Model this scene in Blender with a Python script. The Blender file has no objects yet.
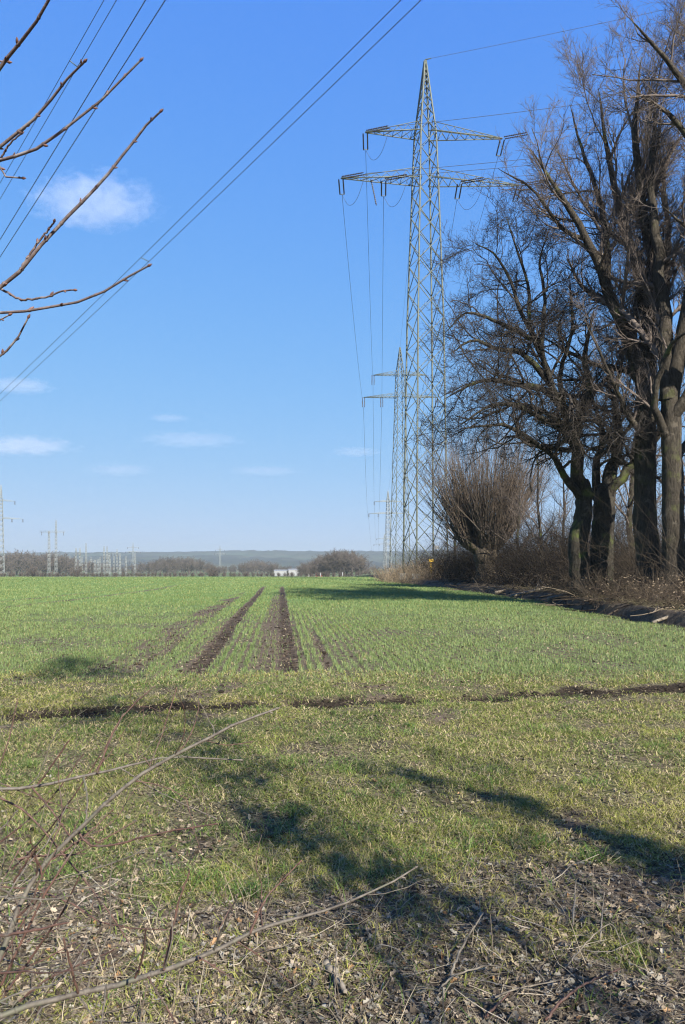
import bpy, math
import numpy as np
from mathutils import Vector

SC = bpy.context.scene
COL = SC.collection
F = 739.6            # focal length in pixels of the 685x1024 frame
HZ = 566.0           # eye level in the frame
EYE = 1.65
RNG = np.random.default_rng(11)

def at(px, py, Y):
    return np.array([(px - 342.5) / F * Y, Y, EYE + (HZ - py) / F * Y])

# ------------------------------------------------------------------ noise
def _h(i, j, s):
    n = (i * 374761393 + j * 668265263 + s * 1442695041) & 0xffffffff
    n = ((n ^ (n >> 13)) * 1274126177) & 0xffffffff
    return ((n ^ (n >> 16)) & 0xffff) / 65535.0

def vn(x, y, s=0):
    x = np.asarray(x, float); y = np.asarray(y, float)
    i = np.floor(x).astype(np.int64); j = np.floor(y).astype(np.int64)
    u = x - i; v = y - j
    u = u * u * (3 - 2 * u); v = v * v * (3 - 2 * v)
    return (_h(i, j, s) * (1 - u) + _h(i + 1, j, s) * u) * (1 - v) + (_h(i, j + 1, s) * (1 - u) + _h(i + 1, j + 1, s) * u) * v

def fbm(x, y, s=0, o=4):
    r = 0; a = .5; t = 0
    for k in range(o):
        r = r + a * vn(np.asarray(x) * 2 ** k, np.asarray(y) * 2 ** k, s + k); t += a; a *= .55
    return r / t

def sst(a, b, x):
    t = np.clip((np.asarray(x, float) - a) / (b - a), 0, 1)
    return t * t * (3 - 2 * t)

# ------------------------------------------------------------------ mesh
def mk(name, V, Q=None, T=None, mat=None, parent=None, smooth=True, col=None, attrs=None):
    me = bpy.data.meshes.new(name)
    V = np.asarray(V, np.float32).reshape(-1, 3)
    me.vertices.add(len(V)); me.vertices.foreach_set('co', V.ravel())
    Q = np.zeros((0, 4), np.int32) if Q is None else np.asarray(Q, np.int32).reshape(-1, 4)
    T = np.zeros((0, 3), np.int32) if T is None else np.asarray(T, np.int32).reshape(-1, 3)
    loops = np.concatenate([Q.ravel(), T.ravel()])
    me.loops.add(len(loops)); me.loops.foreach_set('vertex_index', loops)
    st = np.concatenate([np.arange(len(Q)) * 4, len(Q) * 4 + np.arange(len(T)) * 3]).astype(np.int32)
    me.polygons.add(len(st)); me.polygons.foreach_set('loop_start', st)
    me.polygons.foreach_set('use_smooth', np.full(len(st), smooth, bool))
    me.update(calc_edges=True)
    if col is not None:
        a = me.attributes.new('tone', 'FLOAT_COLOR', 'POINT')
        c = np.ones((len(V), 4), np.float32); c[:, :3] = col
        a.data.foreach_set('color', c.ravel())
    for k, v in (attrs or {}).items():
        a = me.attributes.new(k, 'FLOAT', 'POINT'); a.data.foreach_set('value', np.asarray(v, np.float32).ravel())
    if mat: me.materials.append(mat)
    o = bpy.data.objects.new(name, me); COL.objects.link(o)
    if parent is not None: o.parent = parent
    return o

class MB:
    def __init__(s): s.V = []; s.Q = []; s.T = []; s.C = []; s.n = 0
    def add(s, V, Q=None, T=None, C=None):
        V = np.asarray(V, float).reshape(-1, 3)
        s.V.append(V)
        if Q is not None and len(Q): s.Q.append(np.asarray(Q).reshape(-1, 4) + s.n)
        if T is not None and len(T): s.T.append(np.asarray(T).reshape(-1, 3) + s.n)
        if C is not None: s.C.append(np.broadcast_to(np.asarray(C, float), V.shape))
        s.n += len(V)
        return s
    def tubes(s, P, R, sides=4, C=None, rough=0, rng=None, cap=False):
        P = np.asarray(P, float)
        if P.ndim == 2: P = P[None]; R = np.asarray(R, float)[None] if np.ndim(R) else np.full((1, P.shape[1]), float(R))
        R = np.asarray(R, float)
        if R.ndim < 2: R = np.broadcast_to(R.reshape(-1, 1), P.shape[:2])
        m, n, _ = P.shape
        if m == 0: return s
        D = np.empty_like(P)
        D[:, 1:-1] = P[:, 2:] - P[:, :-2]; D[:, 0] = P[:, 1] - P[:, 0]; D[:, -1] = P[:, -1] - P[:, -2]
        D /= np.linalg.norm(D, axis=2, keepdims=True) + 1e-9
        mean = P[:, -1] - P[:, 0]
        ref = np.where(np.abs(mean[:, 2:3]) > .8 * np.linalg.norm(mean, axis=1, keepdims=True), np.array([[0.31, .95, 0.]]), np.array([[0., 0., 1.]]))
        U = np.cross(D, ref[:, None, :]); U /= np.linalg.norm(U, axis=2, keepdims=True) + 1e-9
        W = np.cross(U, D)
        a = np.arange(sides) * 2 * math.pi / sides + math.pi / 4
        rr = R[:, :, None]
        if rough: rr = rr * (1 + rough * (rng.random((m, n, sides)) - .5))
        else: rr = np.repeat(rr, sides, 2)
        V = P[:, :, None, :] + rr[..., None] * (np.cos(a)[None, None, :, None] * U[:, :, None, :] + np.sin(a)[None, None, :, None] * W[:, :, None, :])
        b = (np.arange(m) * n * sides)[:, None, None] + (np.arange(n - 1) * sides)[None, :, None]
        k = np.arange(sides)[None, None, :]; k2 = (k + 1) % sides
        Q = np.stack([b + k, b + k2, b + sides + k2, b + sides + k], -1)
        if C is not None:
            C = np.asarray(C, float)
            C = np.repeat(C, n * sides, 0) if C.ndim == 2 else C
        VV = V.reshape(-1, 3); T = None
        if cap and sides == 4:
            bb = (np.arange(m) * n * 4)[:, None]; e = bb + (n - 1) * 4
            caps = np.concatenate([np.concatenate([bb + 3, bb + 2, bb + 1, bb], 1), np.concatenate([e, e + 1, e + 2, e + 3], 1)])
            Q = np.concatenate([Q.reshape(-1, 4), caps])
        elif cap:
            cs = len(VV); VV = np.concatenate([VV, P[:, 0], P[:, -1]])
            tt = []
            for i in range(m):
                for q in range(sides):
                    q2 = (q + 1) % sides; o = i * n * sides; e = o + (n - 1) * sides
                    tt.append((cs + i, o + q2, o + q)); tt.append((cs + m + i, e + q, e + q2))
            T = np.array(tt)
            if C is not None and C.ndim == 2: C = np.concatenate([C, C[:1].repeat(2 * m, 0)])
        return s.add(VV, Q.reshape(-1, 4), T, C)
    def bars(s, A, B, w):
        A = np.asarray(A, float).reshape(-1, 3); B = np.asarray(B, float).reshape(-1, 3)
        return s.tubes(np.stack([A, B], 1), np.full((len(A), 2), w * .7071), 4, cap=True)
    def box(s, c, d, rz=0.):
        c = np.asarray(c, float); x, y, z = np.asarray(d, float) / 2
        v = np.array([(-x, -y, -z), (x, -y, -z), (x, y, -z), (-x, y, -z), (-x, -y, z), (x, -y, z), (x, y, z), (-x, y, z)])
        ca, sa = math.cos(rz), math.sin(rz)
        v = np.stack([v[:, 0] * ca - v[:, 1] * sa, v[:, 0] * sa + v[:, 1] * ca, v[:, 2]], 1) + c
        return s.add(v, [(0, 3, 2, 1), (4, 5, 6, 7), (0, 1, 5, 4), (1, 2, 6, 5), (2, 3, 7, 6), (3, 0, 4, 7)])
    def build(s, name, mat, parent=None, smooth=True):
        V = np.concatenate(s.V); Q = np.concatenate(s.Q) if s.Q else None; T = np.concatenate(s.T) if s.T else None
        return mk(name, V, Q, T, mat, parent, smooth, np.concatenate(s.C) if s.C else None)

def tag(o, label=None, cat=None, group=None, kind=None):
    if label: o['label'] = label
    if cat: o['category'] = cat
    if group: o['group'] = group
    if kind: o['kind'] = kind
    return o

def empty(name, loc=(0, 0, 0), rz=0.):
    o = bpy.data.objects.new(name, None); COL.objects.link(o)
    o.location = tuple(float(v) for v in loc); o.rotation_euler = (0, 0, rz); o.empty_display_size = .3
    return o

def local(V, root):
    return np.asarray(V, float) - np.array(root.location)

def copy_tree(o, parent=None):
    c = o.copy(); COL.objects.link(c)
    if parent is not None: c.parent = parent
    for ch in list(o.children): copy_tree(ch, c)
    return c

# ------------------------------------------------------------------ materials
def mat(name, build, rough=.85, spec=.25):
    m = bpy.data.materials.new(name); m.use_nodes = True
    nt = m.node_tree; bs = nt.nodes['Principled BSDF']
    bs.inputs['Roughness'].default_value = rough
    bs.inputs['Specular IOR Level'].default_value = spec
    build(N(nt), bs); return m

class N:
    def __init__(s, nt): s.nt = nt
    def n(s, t, **kw):
        x = s.nt.nodes.new(t)
        for k, v in kw.items(): setattr(x, k, v)
        return x
    def l(s, a, b): s.nt.links.new(a, b)
    def pos(s):
        return s.n('ShaderNodeNewGeometry').outputs['Position']
    def obj(s):
        return s.n('ShaderNodeTexCoord').outputs['Object']
    def noise(s, vec, sc, det=4, rgh=.6, dist=0, out='Fac'):
        x = s.n('ShaderNodeTexNoise'); x.inputs['Scale'].default_value = sc; x.inputs['Detail'].default_value = det
        x.inputs['Roughness'].default_value = rgh; x.inputs['Distortion'].default_value = dist
        if vec is not None: s.l(vec, x.inputs['Vector'])
        return x.outputs[out]
    def scale(s, vec, v):
        x = s.n('ShaderNodeVectorMath', operation='MULTIPLY'); s.l(vec, x.inputs[0]); x.inputs[1].default_value = v; return x.outputs[0]
    def ramp(s, f, stops):
        x = s.n('ShaderNodeValToRGB'); s.l(f, x.inputs[0]); e = x.color_ramp.elements
        while len(e) < len(stops): e.new(.5)
        for q, (p, c) in zip(e, stops):
            q.position = p; q.color = (*c, 1) if len(c) == 3 else c
        return x.outputs[0]
    def mr(s, f, a, b, c=0., d=1.):
        x = s.n('ShaderNodeMapRange'); x.interpolation_type = 'SMOOTHSTEP'; s.l(f, x.inputs['Value'])
        for k, v in zip(('From Min', 'From Max', 'To Min', 'To Max'), (a, b, c, d)): x.inputs[k].default_value = v
        return x.outputs['Result']
    def mix(s, f, a, b):
        x = s.n('ShaderNodeMix', data_type='RGBA')
        if isinstance(f, (int, float)): x.inputs[0].default_value = f
        else: s.l(f, x.inputs[0])
        for i, v in ((6, a), (7, b)):
            if isinstance(v, tuple): x.inputs[i].default_value = (*v, 1)
            else: s.l(v, x.inputs[i])
        return x.outputs[2]
    def m(s, op, a, b=None, clamp=False):
        x = s.n('ShaderNodeMath', operation=op); x.use_clamp = clamp
        for i, v in ((0, a), (1, b)):
            if v is None: continue
            if isinstance(v, (int, float)): x.inputs[i].default_value = v
            else: s.l(v, x.inputs[i])
        return x.outputs[0]
    def attr(s, name, out='Fac'):
        x = s.n('ShaderNodeAttribute'); x.attribute_name = name; return x.outputs[out]
    def bump(s, bs, h, st, dist):
        b = s.n('ShaderNodeBump'); b.inputs['Strength'].default_value = st; b.inputs['Distance'].default_value = dist
        s.l(h, b.inputs['Height']); s.l(b.outputs[0], bs.inputs['Normal'])

def m_simple(name, c1, c2, sc=20., rough=.85, spec=.25, bump=0., metallic=0.):
    def b(n, bs):
        f = n.noise(n.obj(), sc, 5, .65)
        n.l(n.ramp(f, [(.3, c1), (.7, c2)]), bs.inputs['Base Color'])
        bs.inputs['Metallic'].default_value = metallic
        if bump: n.bump(bs, f, .6, bump)
    return mat(name, b, rough, spec)

def m_bark(name, dark, light, moss, amt, sc=1.):
    def b(n, bs):
        p = n.obj(); q = n.scale(p, (6 * sc, 6 * sc, 1.3 * sc))
        f = n.noise(q, 3, 6, .7, .6); g = n.noise(p, 1.1, 4, .6)
        c = n.ramp(f, [(.36, dark), (.62, light)])
        c = n.mix(n.mr(n.noise(p, 2.6, 5, .7), .55, .66, 0., .8), c, tuple(v * 1.7 for v in light))
        mk_ = n.mr(g, .62 - amt, .80 - amt)
        c = n.mix(mk_, c, n.mix(n.noise(p, 9), moss, tuple(v * 1.8 for v in moss)))
        n.l(c, bs.inputs['Base Color']); n.bump(bs, f, 1., .05)
    return mat(name, b, .95, .1)

def m_twig(name, dark, light, scar):
    def b(n, bs):
        p = n.pos()
        f = n.noise(p, 60, 4, .7); g = n.noise(p, 22, 3, .6)
        c = n.ramp(f, [(.35, dark), (.65, light)])
        n.l(n.mix(n.mr(g, .52, .68), c, scar), bs.inputs['Base Color'])
        n.bump(bs, f, .35, .0012)
    return mat(name, b, .65, .3)

def m_tone(name, rough=.8, spec=.2, trans=0.):
    def b(n, bs):
        n.l(n.attr('tone', 'Color'), bs.inputs['Base Color'])
        if trans:
            t = n.n('ShaderNodeBsdfTranslucent'); n.l(n.attr('tone', 'Color'), t.inputs[0])
            mx = n.n('ShaderNodeMixShader'); mx.inputs[0].default_value = trans
            n.l(bs.outputs[0], mx.inputs[1]); n.l(t.outputs[0], mx.inputs[2])
            n.l(mx.outputs[0], n.nt.nodes['Material Output'].inputs[0])
    return mat(name, b, rough, spec)

M = {}
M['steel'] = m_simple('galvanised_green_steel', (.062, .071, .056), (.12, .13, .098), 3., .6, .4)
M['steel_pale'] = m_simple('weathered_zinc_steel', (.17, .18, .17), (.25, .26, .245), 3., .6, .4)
M['ins'] = m_simple('brown_porcelain', (.022, .014, .012), (.04, .024, .02), 12., .35, .5)
M['wire'] = m_simple('dull_aluminium_cable', (.05, .055, .07), (.085, .09, .11), 8., .6, .3)
M['oak'] = m_bark('oak_bark', (.016, .0135, .011), (.052, .046, .036), (.055, .068, .018), .09)
M['oak_twig'] = m_simple('oak_twig_bark', (.024, .020, .017), (.062, .052, .043), 3., .9, .15)
M['ash'] = m_bark('poplar_bark', (.020, .017, .013), (.060, .051, .039), (.062, .068, .024), .07)
M['ash_twig'] = m_simple('poplar_twig_bark', (.075, .060, .050), (.155, .125, .104), 3., .9, .15)
M['willow'] = m_bark('willow_bark', (.035, .028, .02), (.10, .08, .058), (.06, .065, .025), .02)
M['willow_shoot'] = m_simple('willow_shoot_bark', (.058, .044, .033), (.14, .108, .082), 2., .75, .25)
M['scrub'] = m_tone('dead_bramble_canes', .9, .15)
M['far_wood'] = m_simple('far_tree_bark', (.075, .062, .052), (.14, .115, .096), .4, .95, .1)
M['far_trunk'] = m_simple('far_trunk_bark', (.06, .05, .04), (.10, .085, .07), 1., .95, .1)
M['blade'] = m_tone('grass_blades', .55, .3, .3)
M['litter'] = m_tone('dead_leaves_and_straw', .9, .15)
M['twig_grey'] = m_twig('grey_brown_twig', (.048, .039, .030), (.125, .107, .085), (.08, .078, .052))
M['twig_red'] = m_twig('reddish_twig', (.040, .022, .017), (.105, .056, .040), (.075, .06, .045))
M['bud'] = m_simple('brown_bud', (.08, .04, .03), (.17, .085, .06), 90., .6, .3)
M['twig_up'] = m_twig('smooth_red_brown_twig', (.060, .043, .039), (.150, .112, .098), (.20, .17, .155))
M['wood_log'] = m_simple('dead_grey_wood', (.09, .073, .055), (.24, .205, .155), 14., .9, .1, .01)
M['yellow'] = m_simple('yellow_paint', (.60, .36, .02), (.75, .47, .03), 9., .5, .4)
M['white'] = m_simple('white_paint', (.21, .21, .21), (.27, .27, .27), 3., .6, .3)
M['redroof'] = m_simple('red_tiles', (.30, .07, .05), (.40, .10, .07), 2., .8, .2)
M['greywall'] = m_simple('grey_render', (.42, .42, .42), (.55, .55, .54), 1., .8, .2)
M['glass'] = m_simple('dark_window', (.03, .035, .04), (.05, .055, .06), 1., .15, .5)
M['concrete'] = m_simple('concrete', (.25, .24, .22), (.36, .35, .32), 9., .9, .2)

# ------------------------------------------------------------------ terrain
EDGE = np.array([(-60, 8.3), (0, 8.6), (20, 9.0), (22, 8.75), (26, 8.75), (31, 9.05), (36, 9.5), (48, 8.9), (60, 7.4), (76, 5.6), (95, 4.6), (125, 4.0), (4000, 4.0)])
def edge(y):
    return np.interp(y, EDGE[:, 0], EDGE[:, 1]) + .35 * (vn(np.asarray(y) * .45, 0 * np.asarray(y), 71) - .5)

DX = -.084                                       # drilling direction
def rowu(x, y): return x - DX * (y - 11)         # x position carried back to y = 11

def rut_y(x):                                    # wheel rut along the headland
    return 8.85 + .215 * x + .30 * (vn(x * .8, 0 * x, 5) - .5)

def masks(x, y):
    """soil, crop, litter, verge amounts on the ground"""
    u = rowu(x, y)
    start = 10.7 + .6 * vn(x * .8, 0 * x, 9)
    infield = sst(0, .8, y - start)
    wob = .10 * (fbm(y * .35, 0 * y + 3, 21, 3) - .5)
    def strip(c, w, y0=10, y1=72):
        return (1 - sst(w * .55, w * 1.15, np.abs(u - c + wob))) * sst(y0 - .4, y0 + .6, y) * (1 - sst(y1 * .7, y1, y))
    soil = np.maximum(strip(-2.28, .22), strip(-.80, .21))
    soil = np.maximum(soil, strip(-.16, .065, 11.6, 23)); soil = np.maximum(soil, .4 * strip(.35, .05, 12, 20))
    soil = np.maximum(soil, .60 * (.5 + sst(.3, .6, fbm(x * 2.5, y * 1.2, 43, 3)) * .6) * strip(-3.5, .55, 10.9, 60))
    soil = np.maximum(soil, .58 * strip(-1.08, .42, 10.6, 55))
    for c in (-1.35, -1.6, -1.9, -1.15, -.55, -2.55, -2.8, -3.2):
        soil = np.maximum(soil, .62 * strip(c, .055, 10.8, 30))
    # tracks far left
    for (a, b, c) in ((-13.5, 30, .35), (-16.0, 30, .35)):
        xc = a + (y - 30) * .045 - .0022 * (y - 30) ** 2 * (y > 30)
        soil = np.maximum(soil, .6 * (1 - sst(.2, .55, np.abs(x - xc))) * sst(27, 30, y) * (1 - sst(60, 80, y)))
    soil = soil * infield
    d = y - rut_y(x)
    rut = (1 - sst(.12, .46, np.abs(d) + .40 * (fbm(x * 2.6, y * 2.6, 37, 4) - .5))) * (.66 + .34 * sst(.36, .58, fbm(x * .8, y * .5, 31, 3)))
    rut2 = .55 * (1 - sst(.05, .16, np.abs(d - 2.1 + .16 * x - .1 * np.sin(x)))) * sst(.4, .62, fbm(x * 1.1, y, 33, 3))
    patch = sst(.60, .72, fbm(x * 1.9, y * 1.3, 35, 4)) * (1 - infield) * .55
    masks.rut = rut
    soil = np.clip(np.maximum(np.maximum(soil, rut), np.maximum(rut2, patch)), 0, 1)
    litter = 1 - sst(3.05, 4.7, y + 1.3 * (fbm(x * 1.6, y * 1.6, 41, 4) - .5) * 2 - .02 * x)
    verge = sst(-.05, .35, x - edge(y))
    return soil, infield, litter, verge

def ground_z(x, y, fine=True):
    z = -6.2 * sst(105, 520, y) * 1.0
    z = np.where(y > 100, -np.minimum(np.maximum(y - 112, 0) * .0152, 6.2) - .0, 0.0)
    z = z + .10 * (vn(x * .07, y * .07, 1) - .5) * sst(4, 12, y) * (1 - sst(60, 110, y))
    e = x - edge(y)
    z = z - .18 * np.exp(-((e - .30) / .22) ** 2) + .38 * sst(.40, .75, e) + .40 * sst(1.2, 5, e)
    z = z + .10 * sst(.3, 1.5, e) * (fbm(x * 1.2, y * 1.2, 8, 3) - .5)
    if fine:
        s, c, l, v = masks(x, y)
        d = y - rut_y(x)
        z = z - .06 * np.exp(-(d / .24) ** 2) + .022 * np.exp(-((d - .36) / .13) ** 2) * (.25 + 1.1 * vn(x * 1.9, y, 19))
        near = 1 - sst(14, 34, y)
        z = z - .05 * s * c
        z = z + near * (.07 * (fbm(x * 1.3, y * 1.3, 12, 3) - .5) + (.022 + .05 * s + .03 * l) * (fbm(x * 7, y * 7, 15, 3) - .5))
        z = z + (1 - near) * .02 * (fbm(x * 3, y * 1.5, 17, 2) - .5) * (y < 120)
    return z

def axis(parts):
    return np.unique(np.round(np.concatenate(parts), 4))
xs = axis([np.linspace(-12, 12, 240), 12 + np.geomspace(.15, 4500, 70), -12 - np.geomspace(.15, 4500, 70)])
ys = axis([np.linspace(-60, 1, 25), np.linspace(1, 16, 210), 16 + np.geomspace(.09, 5800, 210)])
GX, GY = np.meshgrid(xs, ys)
GZ = ground_z(GX, GY)
nx, ny = len(xs), len(ys)
ii = (np.arange(ny - 1)[:, None] * nx + np.arange(nx - 1)[None, :]).ravel()
GQ = np.stack([ii, ii + 1, ii + nx + 1, ii + nx], 1)
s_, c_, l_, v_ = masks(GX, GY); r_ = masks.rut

def ground_mat(n, bs):
    p = n.pos()
    soil, crop, lit, verge = n.attr('soil'), n.attr('crop'), n.attr('litter'), n.attr('verge')
    n1 = n.noise(p, 1.3, 5, .65); n2 = n.noise(p, 9, 6, .7); n3 = n.noise(p, 38, 4, .7); n0 = n.noise(p, .12, 4, .6)
    earth = n.ramp(n2, [(.3, (.045, .034, .024)), (.55, (.088, .066, .048)), (.75, (.17, .135, .10))])
    # crop far off: green drilled rows over earth
    sx = n.n('ShaderNodeSeparateXYZ'); n.l(p, sx.inputs[0])
    u = n.m('ADD', sx.outputs[0], n.m('MULTIPLY', sx.outputs[1], -DX))
    row = n.m('ADD', n.m('MULTIPLY', n.m('SINE', n.m('MULTIPLY', u, 2 * math.pi / .15)), .5), .5)
    green = n.ramp(n.noise(p, 3.5, 6, .7), [(.25, (.060, .098, .026)), (.5, (.095, .148, .044)), (.75, (.150, .198, .072))])
    green = n.mix(n.mr(n0, .35, .65), green, n.mix(.35, green, (.11, .15, .035)))
    cover = n.m('ADD', n.m('MULTIPLY', row, .11), n.m('MULTIPLY', n2, .9))
    dist = n.mr(sx.outputs[1], 12, 60, .0, .42)
    cover = n.mr(n.m('ADD', cover, dist), .42, .70)
    cropc = n.mix(cover, earth, green)
    # headland: yellowed grass, straw, earth
    head = n.ramp(n3, [(.34, (.016, .012, .008)), (.47, (.055, .045, .028)), (.58, (.14, .118, .068)), (.72, (.36, .31, .20))])
    head = n.mix(n.mr(n1, .42, .62), head, n.mix(n.mr(n3, .38, .62), (.045, .045, .02), (.14, .14, .05)))
    rut_soil_shade = n.attr('rut')
    litc = n.ramp(n.noise(p, 26, 5, .75, .5), [(.30, (.018, .014, .011)), (.46, (.06, .048, .036)), (.62, (.17, .138, .10)), (.78, (.34, .29, .22))])
    c = n.mix(crop, head, cropc)
    brk = n.m('MULTIPLY', n.m('SUBTRACT', n2, .5), .9)
    lm = n.mr(n.m('ADD', lit, brk), .35, .65)
    c = n.mix(lm, c, litc)
    sm = n.mr(n.m('ADD', soil, brk), .30, .62)
    c = n.mix(sm, c, n.mix(n.mr(soil, .62, .92), earth, n.mix(n.mr(n2, .35, .7), (.022, .016, .011), (.085, .063, .045))))
    c = n.mix(n.mr(n.m('ADD', rut_soil_shade, n.m('MULTIPLY', brk, 1.5)), .22, .72), c, n.mix(n.mr(n3, .4, .75), (.010, .0075, .005), (.050, .038, .026)))  # dark rut soil, blackened further to stand in for shadow along the band
    verc = n.ramp(n.noise(p, 7, 6, .75), [(.3, (.030, .024, .018)), (.5, (.075, .058, .042)), (.72, (.17, .135, .095))])
    c = n.mix(verge, c, verc)
    # beyond the crest: winter pasture and fallow
    far = n.mr(sx.outputs[1], 118, 150)
    farc = n.ramp(n.noise(p, .006, 3, .5), [(.4, (.06, .10, .03)), (.5, (.09, .085, .05)), (.6, (.07, .11, .035))])
    c = n.mix(far, c, farc)
    n.l(c, bs.inputs['Base Color'])
    n.bump(bs, n.m('ADD', n2, n.m('MULTIPLY', n3, .5)), .7, .03)
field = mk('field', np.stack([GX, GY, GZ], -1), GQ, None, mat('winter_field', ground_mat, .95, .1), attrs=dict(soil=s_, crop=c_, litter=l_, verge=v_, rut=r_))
tag(field, kind='structure')

# hills on the horizon
hx = np.linspace(-4300, 4300, 420); hy = np.linspace(1500, 5600, 110)
HX, HY = np.meshgrid(hx, hy)
prof = 62 + 26 * (fbm(hx * .0011 + 5, 0 * hx, 51, 3) - .5) + 5 * np.sin(hx * .0021 + 1.2)
HZZ = -9 + (prof[None, :] + 9) * sst(1600, 3900, HY) * (1 - .25 * sst(4300, 5600, HY)) + 14 * (fbm(HX * .0035, HY * .0035, 53, 3) - .5) * sst(1700, 2600, HY)
wood = sst(.44, .50, fbm(HX * .0032 + 2, HY * .0030, 57, 4))
HZZ = HZZ + wood * (6 + 9 * vn(HX * .045, HY * .02, 59)) * sst(1700, 2100, HY)
hi = (np.arange(109)[:, None] * 420 + np.arange(419)[None, :]).ravel()
def hill_mat(n, bs):
    w = n.attr('wood'); p = n.pos()
    a = n.ramp(n.noise(p, .05, 5, .7), [(.3, (.012, .012, .012)), (.7, (.030, .027, .024))])
    f = n.ramp(n.noise(p, .004, 3, .5), [(.42, (.030, .038, .022)), (.5, (.045, .042, .032)), (.58, (.034, .045, .024))])
    n.l(n.mix(w, f, a), bs.inputs['Base Color'])
hills = mk('hills', np.stack([HX, HY, HZZ], -1), np.stack([hi, hi + 1, hi + 421, hi + 420], 1), None, mat('wooded_hills', hill_mat, .95, .05), attrs=dict(wood=wood))
tag(hills, kind='structure')
def gz(x, y): return float(ground_z(np.array(float(x)), np.array(float(y))))

# ------------------------------------------------------------------ grass, litter
def blades(name, X, Y, Hh, W, C, lean=.5, rng=RNG):
    n = len(X); Z = ground_z(X, Y) - .004
    a = rng.random(n) * 2 * math.pi; fx, fy = np.cos(a), np.sin(a)
    b = rng.random(n) * 2 * math.pi; lx, ly = np.cos(b), np.sin(b)
    ln = lean * (.3 + rng.random(n)) * Hh
    base = np.stack([X, Y, Z], 1); up = np.array([0, 0, 1.])
    side = np.stack([fx, fy, 0 * fx], 1) * W[:, None] * .5
    le = np.stack([lx, ly, 0 * lx], 1)
    mid = base + up * (Hh * .6)[:, None] + le * (ln * .35)[:, None]
    tip = base + up * (Hh * np.clip(1 - .35 * ln / Hh, .3, 1))[:, None] + le * ln[:, None]
    V = np.stack([base - side, base + side, mid - side * .8, mid + side * .8, tip], 1)
    k = np.arange(n)[:, None] * 5
    Q = k + np.array([[0, 1, 3, 2]]); T = k + np.array([[2, 3, 4]])
    return mk(name, V, Q, T, M['blade'], col=np.repeat(C, 5, 0))

def scatter(n, y0, y1, p=1.0, margin=.6, rng=RNG):
    """points in the view wedge, denser towards the near end"""
    r = rng.random(n); Y = y0 * (y1 / y0) ** (r ** p)
    X = (rng.random(n) * 2 - 1) * (Y * .475 + margin)
    return X, Y

def lerp3(a, b, t): return np.asarray(a)[None, :] * (1 - t[:, None]) + np.asarray(b)[None, :] * t[:, None]

# young winter wheat in drilled rows
X, Y = scatter(350000, 10.3, 112, 1.05)
X = X * 1.0
u = rowu(X, Y); near = Y < 26
u2 = np.round(u / .15) * .15 + RNG.normal(0, .030, len(u))
X = np.where(near, u2 + DX * (Y - 11), X)
s, c, l, v = masks(X, Y)
keep = (RNG.random(len(X)) < (1 - np.clip(s * 1.35, 0, .97))) & (X < edge(Y) - .05) & (RNG.random(len(X)) < .25 + .75 * c) & (RNG.random(len(X)) < .15 + 1.0 * sst(.3, .58, fbm(X * .9, Y * .5, 91, 4)))
X, Y = X[keep], Y[keep]
t = RNG.random(len(X)); g = fbm(X * .25, Y * .15, 61, 3)
C = lerp3((.095, .150, .040), (.215, .265, .100), np.clip(t * .7 + g * .5 - .1, 0, 1))
yel = RNG.random(len(X)) < .10; C[yel] = lerp3((.20, .20, .05), (.30, .25, .11), RNG.random(yel.sum()))
far = np.clip(Y / 14, 1, 6)
Hh = (.055 + .05 * RNG.random(len(X))) * np.clip(far ** .25, 1, 1.35); W = (.0045 + .003 * RNG.random(len(X))) * far
tag(blades('winter_wheat', X, Y, Hh, W, C, .6), 'young green winter wheat in drilled rows across the field', 'crop', kind='stuff')

# headland grass: clumps, yellowing
X, Y = scatter(460000, 2.35, 11.6, .9)
s, c, l, v = masks(X, Y)
clump = fbm(X * 2.1, Y * 2.1, 81, 4); big = fbm(X * .55, Y * .8, 83, 3)
pr = (.20 + .80 * sst(.38, .56, clump)) * (.55 + .6 * sst(.35, .6, big)) * (1 - np.clip(s * 1.3 - .12, 0, .93)) * (1 - .93 * sst(.3, .8, l)) * (1 - .6 * c)
pr = pr + .16 * l * sst(.60, .68, fbm(X * .8 + 3, Y * .8, 87, 3))
keep = (RNG.random(len(X)) < pr) & (X < edge(Y))
X, Y = X[keep], Y[keep]; clump = clump[keep]; big = big[keep]
t = RNG.random(len(X))
tint = np.clip(1.5 * fbm(X * .8, Y * .8, 85, 3) - .35 + .35 * (t - .5), 0, 1)
C = lerp3((.085, .135, .026), (.30, .285, .06), tint)
st = RNG.random(len(X)) < .32 + .18 * tint; C[st] = lerp3((.26, .22, .09), (.42, .34, .19), RNG.random(st.sum()))
Hh = (.016 + .05 * RNG.random(len(X)) ** 1.8) * (.7 + .7 * clump); W = .0028 + .0034 * RNG.random(len(X))
W = W * np.clip(Y / 5, 1, 2.2)
# coarser tufts standing out of the sward
tx_, ty_ = scatter(150, 2.7, 9.5, 1.0); nb_ = RNG.integers(35, 110, 150); ti = np.repeat(np.arange(150), nb_); q = len(ti)
rad = (.03 + .06 * RNG.random(150))[ti]; X2 = tx_[ti] + RNG.normal(0, 1, q) * rad; Y2 = ty_[ti] + RNG.normal(0, 1, q) * rad
C2 = lerp3((.055, .115, .018), (.17, .23, .05), np.clip(RNG.random(150)[ti] * .6 + RNG.random(q) * .4, 0, 1)); d2 = RNG.random(q) < .2; C2[d2] = lerp3((.24, .20, .10), (.38, .32, .19), RNG.random(d2.sum()))
lk = RNG.random(q) > .85 * sst(.4, .8, masks(X2, Y2)[2]); X2, Y2, C2, ti = X2[lk], Y2[lk], C2[lk], ti[lk]; q = len(ti)
X = np.concatenate([X, X2]); Y = np.concatenate([Y, Y2]); C = np.concatenate([C, C2])
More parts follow.
